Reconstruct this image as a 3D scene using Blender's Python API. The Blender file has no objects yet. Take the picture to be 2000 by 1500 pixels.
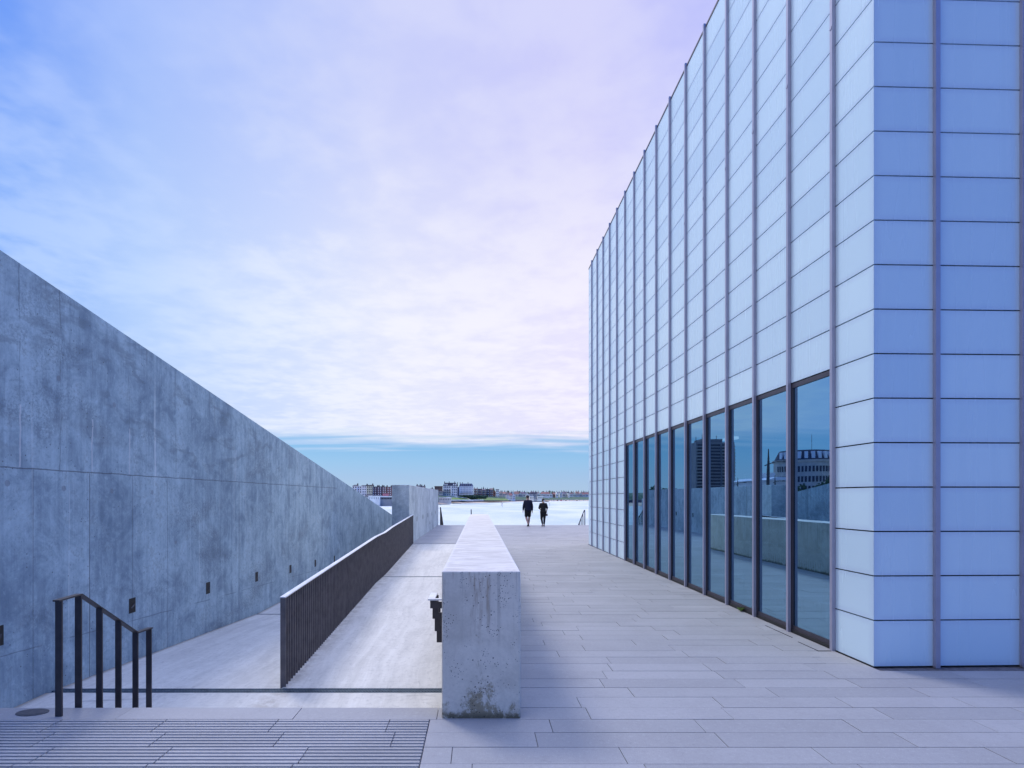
import bpy, bmesh, math, random
from mathutils import Vector, Matrix

random.seed(7)
scene = bpy.context.scene
COL = scene.collection
R = math.radians

# ------------------------------------------------------------------ camera
CX, HY, F, EYE = 935.0, 971.0, 1111.0, 1.66     # lens axis, horizon row, focal length (photo pixels), eye height (m)
cam_data = bpy.data.cameras.new("camera")
cam = bpy.data.objects.new("camera", cam_data)
COL.objects.link(cam)
cam.location = (0, 0, EYE)
cam.rotation_euler = (R(90), 0, 0)
cam_data.sensor_width = 36
cam_data.lens = 36 * F / 2000
cam_data.shift_x = (1000 - CX) / 2000
cam_data.shift_y = (HY - 750) / 2000
cam_data.clip_start = 0.05
cam_data.clip_end = 20000
scene.camera = cam

# ------------------------------------------------------------------ world and sun
SUN_EL, SUN_AZ = R(52), R(-38)                  # azimuth measured from +Y towards +X
world = bpy.data.worlds.new("World")
scene.world = world
world.use_nodes = True
wt = world.node_tree
wt.nodes.clear()


class NT:
    """small helper to write node trees"""
    def __init__(self, tree):
        self.t = tree

    def n(self, typ, **kw):
        nd = self.t.nodes.new(typ)
        for k, v in kw.items():
            setattr(nd, k, v)
        return nd

    def link(self, a, b):
        self.t.links.new(a, b)

    def put(self, sock, v):
        if v is None:
            return
        if hasattr(v, "is_linked") or isinstance(v, bpy.types.NodeSocket):
            self.link(v, sock)
        else:
            sock.default_value = v

    def math(self, op, a, b=None, c=None, clamp=False):
        nd = self.n("ShaderNodeMath", operation=op, use_clamp=clamp)
        self.put(nd.inputs[0], a)
        self.put(nd.inputs[1], b)
        self.put(nd.inputs[2], c)
        return nd.outputs[0]

    def mix(self, f, a, b, mode="MIX"):
        nd = self.n("ShaderNodeMix", data_type="RGBA", blend_type=mode)
        self.put(nd.inputs[0], f)
        self.put(nd.inputs[6], a)
        self.put(nd.inputs[7], b)
        return nd.outputs[2]

    def ramp(self, f, stops, interp="LINEAR"):
        nd = self.n("ShaderNodeValToRGB")
        cr = nd.color_ramp
        cr.interpolation = interp
        while len(cr.elements) > 1:
            cr.elements.remove(cr.elements[-1])
        for i, (p, c) in enumerate(stops):
            e = cr.elements[0] if i == 0 else cr.elements.new(p)
            e.position = p
            e.color = (c, c, c, 1) if isinstance(c, (int, float)) else (c[0], c[1], c[2], 1)
        self.put(nd.inputs[0], f)
        return nd.outputs[0]

    def sstep(self, v, lo, hi):
        nd = self.n("ShaderNodeMapRange", interpolation_type="SMOOTHSTEP")
        self.put(nd.inputs[0], v)
        nd.inputs[1].default_value = lo
        nd.inputs[2].default_value = hi
        return nd.outputs[0]

    def mapping(self, vec, scale=(1, 1, 1), loc=(0, 0, 0), rot=(0, 0, 0)):
        nd = self.n("ShaderNodeMapping")
        self.put(nd.inputs[0], vec)
        nd.inputs[1].default_value = loc
        nd.inputs[2].default_value = rot
        nd.inputs[3].default_value = scale
        return nd.outputs[0]

    def noise(self, vec, scale, detail=4, rough=0.55, dist=0.0):
        nd = self.n("ShaderNodeTexNoise")
        self.put(nd.inputs["Vector"], vec)
        nd.inputs["Scale"].default_value = scale
        nd.inputs["Detail"].default_value = detail
        nd.inputs["Roughness"].default_value = rough
        nd.inputs["Distortion"].default_value = dist
        return nd.outputs[0]

    def voronoi(self, vec, scale, feature="F1"):
        nd = self.n("ShaderNodeTexVoronoi", feature=feature)
        self.put(nd.inputs["Vector"], vec)
        nd.inputs["Scale"].default_value = scale
        return nd.outputs["Distance"]


def build_world():
    w = NT(wt)
    tc = w.n("ShaderNodeTexCoord")
    d = tc.outputs["Generated"]
    sep = w.n("ShaderNodeSeparateXYZ")
    w.link(d, sep.inputs[0])
    x, y, z = sep.outputs
    # Nishita clear sky
    sky = w.n("ShaderNodeTexSky", sky_type="NISHITA")
    sky.sun_disc = False
    sky.sun_elevation = SUN_EL
    sky.sun_rotation = SUN_AZ
    sky.altitude = 0
    sky.air_density = 1.0
    sky.dust_density = 0.6
    sky.ozone_density = 3.0
    az = w.math("ARCTAN2", x, y)
    a = w.math("MULTIPLY_ADD", az, 0.5 / math.pi, 0.5)          # 0.5 = straight ahead over the sea
    # cloud deck projected on a high plane
    zz = w.math("MAXIMUM", w.math("ADD", z, 0.07), 0.03)
    comb = w.n("ShaderNodeCombineXYZ")
    w.put(comb.inputs[0], w.math("DIVIDE", x, zz))
    w.put(comb.inputs[1], w.math("DIVIDE", y, zz))
    deck = comb.outputs[0]
    n1 = w.noise(w.mapping(deck, (1.0, 0.9, 1), (3.1, 1.7, 0), (0, 0, 0.5)), 1.3, 5, 0.5, 0.15)
    n2 = w.noise(w.mapping(deck, (1.0, 1.0, 1), (8.2, 4.4, 0), (0, 0, 0.3)), 5.0, 4, 0.5, 0.25)
    n3 = w.noise(w.mapping(deck, (1.0, 1.0, 1), (1.2, 9.4, 0)), 13.0, 3, 0.5, 0.2)
    dens = w.math("ADD", w.math("MULTIPLY", n1, 0.46), w.math("MULTIPLY", n2, 0.38))
    dens = w.math("ADD", dens, w.math("MULTIPLY", n3, 0.16))
    # thick cloud by azimuth: bright over the sea, unseen behind-left brightened as fill
    thick = w.ramp(a, [(0.0, (.13, .36, .84)), (0.12, (1.0, .98, .92)), (0.19, (1.4, 1.28, 1.12)), (0.31, (1.15, 1.12, 1.04)), (0.385, (.36, .52, .87)), (0.415, (.47, .61, .87)), (0.447, (.68, .74, .86)),
                       (0.475, (.77, .78, .86)), (0.53, (.79, .765, .86)), (0.575, (.70, .70, .87)), (0.605, (1, 1, 1)), (0.66, (1, 1, 1)), (0.71, (.20, .41, .88)),
                       (0.82, (.055, .20, .74)), (0.92, (.06, .26, .84)), (1.0, (.13, .36, .84))], "LINEAR")
    thin = w.ramp(a, [(0.0, (.09, .30, .80)), (0.12, (.66, .68, .78)), (0.19, (.84, .82, .82)), (0.31, (.74, .77, .84)), (0.385, (.15, .34, .82)), (0.415, (.41, .56, .85)), (0.447, (.55, .64, .86)),
                      (0.475, (.67, .70, .85)), (0.53, (.69, .665, .855)), (0.575, (.52, .55, .86)), (0.605, (1, 1, 1)), (0.66, (1, 1, 1)), (0.71, (.11, .30, .82)),
                      (0.82, (.035, .15, .68)), (0.92, (.06, .21, .78)), (1.0, (.09, .30, .80))], "LINEAR")
    cover = w.sstep(dens, 0.385, 0.61)
    cl = w.mix(cover, thin, thick)
    # higher up the deck is greyer and more lavender
    high = w.sstep(z, 0.25, 0.66)
    cl = w.mix(w.math("MULTIPLY", high, 0.8), cl, w.mix(1.0, cl, (.65, .69, .96, 1), "MULTIPLY"))
    # overcast deck boosted overhead, out of view, as added fill light
    zen = w.ramp(w.sstep(z, 0.68, 0.90), [(0.0, (.335, .335, .335)), (1.0, (.74, .76, .74))])
    cl = w.mix(1.0, cl, w.mix(1.0, zen, (3, 3, 3, 1), "MULTIPLY"), "MULTIPLY")
    unseen_fill = w.ramp(a, [(0.0, .4), (0.58, .4), (0.615, 1.0), (0.655, 1.0), (0.70, .4), (1.0, .4)])  # unseen sky to the right, brightened to light the far wall
    cl10 = w.mix(1.0, cl, w.mix(1.0, unseen_fill, (25, 25, 25, 1), "MULTIPLY"), "MULTIPLY")
    # clear strip below the edge of the deck
    el = w.ramp(z, [(0.0, (.37, .52, .73)), (0.035, (.31, .48, .74)), (0.062, (.26, .48, .75)), (0.085, (.21, .45, .74)), (0.12, (.22, .44, .73)), (1.0, (.1, .25, .75))])
    clear = w.mix(0.82, w.mix(1.0, sky.outputs[0], (.62, .74, .90, 1), "MULTIPLY"), w.mix(1.0, el, (10, 10, 10, 1), "MULTIPLY"))
    dim = w.ramp(a, [(0.0, (.35, .42, .62)), (0.3, (.6, .7, .92)), (0.45, (1, 1, 1)), (0.58, (1, 1, 1)), (0.72, (.5, .6, .85)), (1.0, (.35, .42, .62))])
    clear = w.mix(1.0, clear, dim, "MULTIPLY")
    nb = w.noise(w.mapping(deck, (0.35, 1.6, 1)), 1.3, 4, 0.55, 0.4)
    edge = w.math("ADD", z, w.math("MULTIPLY", w.math("SUBTRACT", nb, 0.5), 0.07))
    mask = w.sstep(edge, 0.078, 0.118)
    final = w.mix(mask, clear, cl10)
    # the land side of the horizon never shows; keep it a plain continuation
    bg = w.n("ShaderNodeBackground")
    w.link(final, bg.inputs[0])
    bg.inputs[1].default_value = 0.1
    out = w.n("ShaderNodeOutputWorld")
    w.link(bg.outputs[0], out.inputs[0])


build_world()

sun_data = bpy.data.lights.new("sun", "SUN")
sun = bpy.data.objects.new("sun", sun_data)
COL.objects.link(sun)
sun_dir = Vector((math.sin(SUN_AZ) * math.cos(SUN_EL), math.cos(SUN_AZ) * math.cos(SUN_EL), math.sin(SUN_EL)))
sun.rotation_euler = (-sun_dir).to_track_quat("-Z", "Y").to_euler()
sun.location = sun_dir * 60
sun_data.energy = 1.4
sun_data.angle = R(16)
sun_data.color = (1.0, 0.95, 0.92)

vs = scene.view_settings
vs.view_transform = "Standard"
vs.look = "None"
vs.exposure = 0.22
vs.gamma = 1.0
vs.use_curve_mapping = False
scene.cycles.use_denoising = True
scene.cycles.max_bounces = 8


# ------------------------------------------------------------------ helpers
def P(px, py, d):
    """the point d metres out that the photo shows at (px, py)"""
    return Vector(((px - CX) * d / F, d, EYE - (py - HY) * d / F))


def tag(o, label=None, cat=None, group=None, kind=None):
    if label:
        o["label"] = label
    if cat:
        o["category"] = cat
    if group:
        o["group"] = group
    if kind:
        o["kind"] = kind
    return o


def empty(name, loc=(0, 0, 0), rz=0.0):
    o = bpy.data.objects.new(name, None)
    COL.objects.link(o)
    o.location = loc
    o.rotation_euler = (0, 0, rz)
    o.empty_display_size = 0.3
    return o


class MB:
    """collects shapes and links them as one mesh object"""
    def __init__(self):
        self.v, self.f, self.m = [], [], []

    def add(self, vs_, fs, mi=0):
        o = len(self.v)
        self.v += [tuple(p) for p in vs_]
        for f in fs:
            self.f.append([o + i for i in f])
            self.m.append(mi)

    def box(self, x0, x1, y0, y1, z0, z1, mi=0):
        v = [(x0, y0, z0), (x1, y0, z0), (x1, y1, z0), (x0, y1, z0), (x0, y0, z1), (x1, y0, z1), (x1, y1, z1), (x0, y1, z1)]
        self.add(v, [(0, 3, 2, 1), (4, 5, 6, 7), (0, 1, 5, 4), (1, 2, 6, 5), (2, 3, 7, 6), (3, 0, 4, 7)], mi)

    def hexa(self, v, mi=0):
        self.add(v, [(0, 3, 2, 1), (4, 5, 6, 7), (0, 1, 5, 4), (1, 2, 6, 5), (2, 3, 7, 6), (3, 0, 4, 7)], mi)

    def quad(self, a, b, c, d, mi=0):
        self.add([a, b, c, d], [(0, 1, 2, 3)], mi)

    def prism(self, poly, axis, a, b, mi=0):
        """poly of 2-D points extruded along axis ('x','y','z') from a to b"""
        def pt(p, t):
            return {"x": (t, p[0], p[1]), "y": (p[0], t, p[1]), "z": (p[0], p[1], t)}[axis]
        n = len(poly)
        v = [pt(p, a) for p in poly] + [pt(p, b) for p in poly]
        f = [tuple(range(n)), tuple(range(2 * n - 1, n - 1, -1))]
        f += [(i, n + i, n + (i + 1) % n, (i + 1) % n) for i in range(n)]
        self.add(v, f, mi)

    def tube(self, pts, r, seg=8, mi=0):
        pts = [Vector(p) for p in pts]
        rs = r if isinstance(r, (list, tuple)) else [r] * len(pts)
        rings = []
        for i, p in enumerate(pts):
            t = (pts[min(i + 1, len(pts) - 1)] - pts[max(i - 1, 0)]).normalized()
            u = t.cross(Vector((0, 0, 1)))
            if u.length < 1e-3:
                u = t.cross(Vector((1, 0, 0)))
            u.normalize()
            w = t.cross(u)
            rings.append([p + (u * math.cos(2 * math.pi * k / seg) + w * math.sin(2 * math.pi * k / seg)) * rs[i] for k in range(seg)])
        v = [q for ring in rings for q in ring]
        f = []
        for i in range(len(pts) - 1):
            for k in range(seg):
                f.append((i * seg + k, i * seg + (k + 1) % seg, (i + 1) * seg + (k + 1) % seg, (i + 1) * seg + k))
        f.append(tuple(range(seg - 1, -1, -1)))
        f.append(tuple((len(pts) - 1) * seg + k for k in range(seg)))
        self.add(v, f, mi)

    def build(self, name, mats, parent=None, smooth=False, bevel=0.0, recalc=True):
        me = bpy.data.meshes.new(name)
        me.from_pydata(self.v, [], self.f)
        mats = mats if isinstance(mats, (list, tuple)) else [mats]
        for m in mats:
            me.materials.append(m)
        for p, mi in zip(me.polygons, self.m):
            p.material_index = mi
            p.use_smooth = smooth
        if recalc:
            bm = bmesh.new()
            bm.from_mesh(me)
            bmesh.ops.recalc_face_normals(bm, faces=bm.faces)
            bm.to_mesh(me)
            bm.free()
        me.update()
        o = bpy.data.objects.new(name, me)
        COL.objects.link(o)
        if parent is not None:
            o.parent = parent
        if bevel:
            b = o.modifiers.new("bevel", "BEVEL")
            b.width = bevel
            b.segments = 2
            b.limit_method = "ANGLE"
        return o


def dup(o, parent=None, loc=None):
    c = o.copy()
    COL.objects.link(c)
    if parent is not None:
        c.parent = parent
    if loc is not None:
        c.location = loc
    return c


# ------------------------------------------------------------------ materials
def new_mat(name):
    m = bpy.data.materials.new(name)
    m.use_nodes = True
    nt = m.node_tree
    nt.nodes.clear()
    w = NT(nt)
    out = w.n("ShaderNodeOutputMaterial")
    bs = w.n("ShaderNodeBsdfPrincipled")
    w.link(bs.outputs[0], out.inputs[0])
    return m, w, bs, out


def coords(w):
    g = w.n("ShaderNodeNewGeometry")
    return g.outputs["Position"]


def sep(w, v):
    s = w.n("ShaderNodeSeparateXYZ")
    w.link(v, s.inputs[0])
    return s.outputs


def bump(w, bs, h, strength=0.3, dist=0.01):
    b = w.n("ShaderNodeBump")
    b.inputs["Strength"].default_value = strength
    b.inputs["Distance"].default_value = dist
    w.put(b.inputs["Height"], h)
    w.link(b.outputs[0], bs.inputs["Normal"])


def plain(name, col, rough=0.6, metal=0.0, var=0.12, scale=3.0, spec=0.5):
    m, w, bs, _ = new_mat(name)
    n = w.noise(coords(w), scale, 5, 0.6)
    f = w.sstep(n, 0.3, 0.7)
    a = tuple(max(0, c * (1 - var)) for c in col) + (1,)
    b = tuple(min(1, c * (1 + var)) for c in col) + (1,)
    w.put(bs.inputs["Base Color"], w.mix(f, a, b))
    bs.inputs["Roughness"].default_value = rough
    bs.inputs["Metallic"].default_value = metal
    bs.inputs["Specular IOR Level"].default_value = spec
    return m


def line(w, v, pos, half):
    """1 on a thin line where v is within half of pos"""
    return w.math("LESS_THAN", w.math("ABSOLUTE", w.math("SUBTRACT", v, pos)), half)


def vmax(w, items):
    r = items[0]
    for i in items[1:]:
        r = w.math("MAXIMUM", r, i)
    return r


def mat_wall(name, lo, hi):
    m, w, bs, _ = new_mat(name)
    pos = coords(w)
    X, Y, Z = sep(w, pos)
    big = w.noise(w.mapping(pos, (1, 1, 1.2)), 0.55, 6, 0.62, 0.6)
    mid = w.noise(w.mapping(pos, (1, 1, 0.9), (5, 2, 1)), 2.2, 8, 0.72, 0.8)
    streak = w.noise(w.mapping(pos, (6, 6, 0.28)), 1.6, 5, 0.65)
    fine = w.noise(pos, 70, 3, 0.7)
    speck = w.noise(pos, 22, 6, 0.75)
    f = w.math("ADD", w.math("MULTIPLY", big, 0.32), w.math("MULTIPLY", mid, 0.46))
    f = w.math("ADD", f, w.math("MULTIPLY", streak, 0.22))
    f = w.sstep(f, 0.36, 0.64)
    col = w.mix(f, lo + (1,), hi + (1,))
    gn = w.noise(pos, 13, 7, .8)
    col = w.mix(w.math("MULTIPLY", w.sstep(gn, .52, .66), .40), col, tuple(c * .85 for c in lo) + (1,))
    col = w.mix(w.math("MULTIPLY", w.sstep(gn, .46, .34), .35), col, tuple(min(1, c * 1.12) for c in hi) + (1,))
    # dark blotches with granular edges, pale runs
    blot = w.math("MULTIPLY", w.sstep(w.math("ADD", w.math("MULTIPLY", mid, .6), w.math("MULTIPLY", speck, .4)), 0.53, 0.62), 0.42)
    col = w.mix(blot, col, (.17, .20, .23, 1))
    sp = w.math("MULTIPLY", w.sstep(speck, 0.58, 0.72), 0.35)
    col = w.mix(sp, col, (.20, .235, .26, 1))
    runs = w.noise(w.mapping(pos, (9, 9, 0.12), (2, 7, 3)), 1.7, 3, 0.5)
    col = w.mix(w.math("MULTIPLY", w.sstep(runs, 0.66, 0.74), 0.35), col, (.74, .80, .80, 1))
    druns = w.noise(w.mapping(pos, (8, 8, 0.2), (4, 1, 9)), 1.9, 4, 0.6)
    col = w.mix(w.math("MULTIPLY", w.sstep(druns, 0.64, 0.72), 0.45), col, (.18, .21, .24, 1))
    col = w.mix(w.math("MULTIPLY", w.math("SUBTRACT", fine, 0.5), 0.5, clamp=True), col, (.5, .52, .53, 1))
    # tide marks of old water stains and granular dark areas low down
    tn = w.noise(w.mapping(pos, (1, .55, 1.6), (7, 3, 2)), .8, 7, .60, .25)
    tide = w.math("SUBTRACT", 1.0, w.sstep(w.math("ABSOLUTE", w.math("SUBTRACT", tn, .5)), .004, .040))
    tide = w.math("MULTIPLY", tide, w.sstep(w.noise(w.mapping(pos, (1, 1, 1), (4, 4, 8)), .9, 3, .5), .46, .56))
    tide = w.math("MULTIPLY", tide, w.sstep(Z, 1.9, 2.3))
    col = w.mix(w.math("MULTIPLY", tide, .42), col, (.13, .165, .20, 1))
    gran = w.math("MULTIPLY", w.sstep(w.math("ADD", w.math("MULTIPLY", tn, .5), w.math("MULTIPLY", w.noise(pos, 34, 6, .8), .5)), .49, .58), w.sstep(w.noise(w.mapping(pos, (1, 1, 1.4), (2, 6, 5)), .8, 4, .55), .47, .60))
    col = w.mix(w.math("MULTIPLY", gran, .5), col, (.12, .15, .185, 1))
    # pour joint at 1.96 m, wobbling a little; panel joints; cracks
    wob = w.math("MULTIPLY", w.math("SUBTRACT", w.noise(pos, 3.0, 4, 0.6), 0.5), 0.035)
    zw = w.math("ADD", Z, wob)
    j1 = w.math("MULTIPLY", line(w, zw, 1.96, 0.007), w.math("LESS_THAN", Y, 19.0))
    low = w.math("LESS_THAN", Z, 1.95)
    jl = vmax(w, [line(w, Y, v, 0.008) for v in (6.93, 11.25, 18.2)] + [line(w, Y, v, 0.004) for v in (6.05, 7.79, 8.66, 15.0)])
    jl = w.math("MULTIPLY", jl, low)
    up = w.math("GREATER_THAN", Z, 1.97)
    wy = w.math("ADD", Y, w.math("MULTIPLY", w.math("SUBTRACT", w.noise(w.mapping(pos, (1, 1, 1)), 1.4, 5, 0.6), 0.5), 0.12))
    cr = vmax(w, [line(w, wy, v, 0.006) for v in (5.88, 6.45, 6.98, 7.72, 8.9, 10.4)])
    cr = w.math("MULTIPLY", w.math("MULTIPLY", cr, up), w.sstep(w.noise(w.mapping(pos, (.3, .3, 1), (1, 1, 5)), 1.2, 2, .5), .40, .52))
    far = w.math("MULTIPLY", vmax(w, [line(w, Y, v, 0.012) for v in (25.2, 14.2, 21.6)]), 0.8)
    # joint following the ramp under the lights
    rl = w.math("ADD", w.math("ADD", Z, w.math("MULTIPLY", Y, 0.05)), wob)
    j2 = w.math("MULTIPLY", line(w, rl, 0.36, 0.006), w.sstep(w.noise(pos, 1.5, 2, .5), .42, .5))
    jj = vmax(w, [j1, jl, w.math("MULTIPLY", cr, 0.75), far, w.math("MULTIPLY", j2, 0.7)])
    col = w.mix(w.math("MULTIPLY", jj, 0.65), col, (.07, .08, .10, 1))
    # efflorescence just below the joint cracks
    wh = vmax(w, [line(w, wy, v, 0.010) for v in (5.88, 6.98, 7.72, 8.35, 11.1)])
    wh = w.math("MULTIPLY", wh, w.math("MULTIPLY", w.math("GREATER_THAN", Z, 1.97), w.math("LESS_THAN", Z, w.math("ADD", 2.15, w.math("MULTIPLY", big, 0.8)))))
    col = w.mix(w.math("MULTIPLY", wh, 0.55), col, (.68, .71, .74, 1))
    # plugged tie holes
    ties = []
    for (ty, tz) in ((5.72, 1.80), (6.5, 1.76), (7.35, 1.74), (8.26, 1.73), (6.42, 3.0), (7.4, 2.86), (8.9, .95), (12.9, 1.5)):
        dx = w.math("POWER", w.math("SUBTRACT", Y, ty), 2)
        dz = w.math("POWER", w.math("SUBTRACT", Z, tz), 2)
        ties.append(w.math("LESS_THAN", w.math("ADD", dx, dz), 0.0011))
    col = w.mix(w.math("MULTIPLY", vmax(w, ties), 0.5), col, (.17, .18, .21, 1))
    pits = w.math("MULTIPLY", w.math("LESS_THAN", w.voronoi(pos, 16), 0.13), w.sstep(w.noise(pos, 3.3, 3, .6), .52, .6))
    col = w.mix(w.math("MULTIPLY", pits, 0.7), col, (.05, .05, .06, 1))
    w.put(bs.inputs["Base Color"], col)
    bs.inputs["Roughness"].default_value = 0.72
    bs.inputs["Specular IOR Level"].default_value = 0.35
    h = w.math("SUBTRACT", w.math("ADD", w.math("MULTIPLY", speck, 0.3), w.math("MULTIPLY", mid, 0.5)), w.math("ADD", w.math("MULTIPLY", jj, 1.0), w.math("MULTIPLY", pits, 1.0)))
    bump(w, bs, h, 0.35, 0.012)
    return m


def mat_bench():
    m, w, bs, _ = new_mat("stained_concrete")
    pos = coords(w)
    X, Y, Z = sep(w, pos)
    g = w.n("ShaderNodeNewGeometry")
    nz = sep(w, g.outputs["Normal"])[2]
    top = w.sstep(nz, 0.5, 0.9)
    mid = w.noise(pos, 3.0, 8, 0.65, 0.6)
    fine = w.noise(pos, 45, 4, 0.7)
    f = w.sstep(w.math("ADD", w.math("MULTIPLY", mid, .75), w.math("MULTIPLY", fine, .25)), .34, .66)
    side = w.mix(f, (.56, .51, .43, 1), (.74, .68, .58, 1))
    streak = w.noise(w.mapping(pos, (22, 22, 0.5)), 1.2, 4, 0.6)
    sm = w.math("MULTIPLY", w.sstep(streak, .56, .68), w.sstep(Z, .35, 1.05))
    side = w.mix(w.math("MULTIPLY", sm, .5), side, (.28, .255, .23, 1))
    # brown runs from the top edge, algae at the foot, concentrated near the middle
    cen = w.math("SUBTRACT", 1.0, w.sstep(w.math("ABSOLUTE", w.math("SUBTRACT", X, 0.02)), 0.03, 0.16))
    blob = w.noise(w.mapping(pos, (1, 1, .7)), 14, 8, .78, .4)
    alg = w.math("ADD", w.math("MULTIPLY", w.sstep(w.math("MULTIPLY_ADD", Z, -1.0, .46), 0.0, 0.46), .21), w.math("MULTIPLY", cen, .15))
    alg = w.math("ADD", alg, w.math("MULTIPLY", w.sstep(w.math("MULTIPLY", Z, -1), -.06, -.005), .16))
    algm = w.sstep(w.math("ADD", blob, alg), .70, .86)
    side = w.mix(w.math("MULTIPLY", algm, .75), side, (.19, .14, .055, 1))
    runs = w.noise(w.mapping(pos, (13, 13, 1.6), (1, 3, 2)), 1.5, 6, .7, .3)
    rm = w.math("MULTIPLY", w.sstep(w.math("ADD", runs, w.math("MULTIPLY", cen, .1)), .57, .72), w.sstep(Z, .45, 1.0))
    side = w.mix(w.math("MULTIPLY", rm, .65), side, (.30, .205, .135, 1))
    low = w.math("MULTIPLY", w.math("SUBTRACT", 1.0, w.sstep(Z, 0.0, 0.07)), w.sstep(blob, .36, .5))
    side = w.mix(w.math("MULTIPLY", low, .7), side, (.06, .055, .035, 1))
    # air holes
    vd = w.voronoi(pos, 30)
    vs_ = w.voronoi(w.mapping(pos, (1, 1, 1), (3, 3, 3)), 62)
    pm = w.sstep(w.math("ADD", w.noise(pos, 4.5, 2, .5), w.math("MULTIPLY", cen, .17)), .57, .68)
    pits = w.math("MAXIMUM", w.math("MULTIPLY", w.math("LESS_THAN", vd, .155), pm), w.math("MULTIPLY", w.math("LESS_THAN", vs_, .22), w.sstep(w.noise(pos, 7, 2, .5), .50, .6)))
    pits = w.math("MULTIPLY", pits, w.math("SUBTRACT", 1.0, top))
    side = w.mix(w.math("MULTIPLY", pits, .9), side, (.03, .028, .03, 1))
    t1 = w.noise(w.mapping(pos, (1.2, 3.2, 1)), 2.6, 8, .66, .8)
    tcol = w.mix(w.sstep(t1, .34, .66), (.53, .49, .445, 1), (.72, .68, .63, 1))
    tcol = w.mix(w.math("MULTIPLY", w.sstep(fine, .55, .75), .25), tcol, (.42, .36, .32, 1))
    edge = w.sstep(w.math("ABSOLUTE", w.math("SUBTRACT", X, .018)), .255, .29)
    tcol = w.mix(w.math("MULTIPLY", edge, .5), tcol, (.72, .70, .70, 1))
    w.put(bs.inputs["Base Color"], w.mix(top, side, tcol))
    bs.inputs["Roughness"].default_value = .7
    bs.inputs["Specular IOR Level"].default_value = .35
    bump(w, bs, w.math("SUBTRACT", w.math("ADD", w.math("MULTIPLY", fine, .35), w.math("MULTIPLY", mid, .4)), pits), .4, .008)
    return m


def mat_slab(name, lo, hi, rough=.55):
    m, w, bs, _ = new_mat(name)
    pos = coords(w)
    at = w.n("ShaderNodeAttribute", attribute_name="tone")
    t = at.outputs["Fac"]
    n = w.noise(pos, 1.1, 6, .65, .4)
    sp = w.noise(pos, 130, 2, .8)
    st = w.noise(w.mapping(pos, (1.2, 3, 1), (3, 1, 0)), 3.2, 7, .7, .6)
    base = w.mix(t, lo + (1,), hi + (1,))
    base = w.mix(w.math("MULTIPLY", w.sstep(n, .38, .68), .30), base, tuple(c * .74 for c in lo) + (1,))
    base = w.mix(w.math("MULTIPLY", w.sstep(st, .60, .74), .35), base, tuple(c * .66 for c in lo) + (1,))
    gr = w.noise(pos, 30, 5, .75)
    base = w.mix(w.math("MULTIPLY", w.sstep(gr, .54, .66), .28), base, tuple(c * .62 for c in lo) + (1,))
    base = w.mix(w.math("MULTIPLY", w.sstep(gr, .44, .34), .28), base, tuple(min(1, c * 1.4) for c in hi) + (1,))
    base = w.mix(w.math("MULTIPLY", w.sstep(sp, .60, .72), .45), base, tuple(min(1, c * 1.75) for c in hi) + (1,))
    base = w.mix(w.math("MULTIPLY", w.sstep(sp, .42, .30), .35), base, tuple(c * .55 for c in lo) + (1,))
    w.put(bs.inputs["Base Color"], base)
    w.put(bs.inputs["Roughness"], w.math("MULTIPLY_ADD", n, .3, rough - .15))
    bs.inputs["Specular IOR Level"].default_value = .4
    bump(w, bs, sp, .15, .003)
    return m


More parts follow.
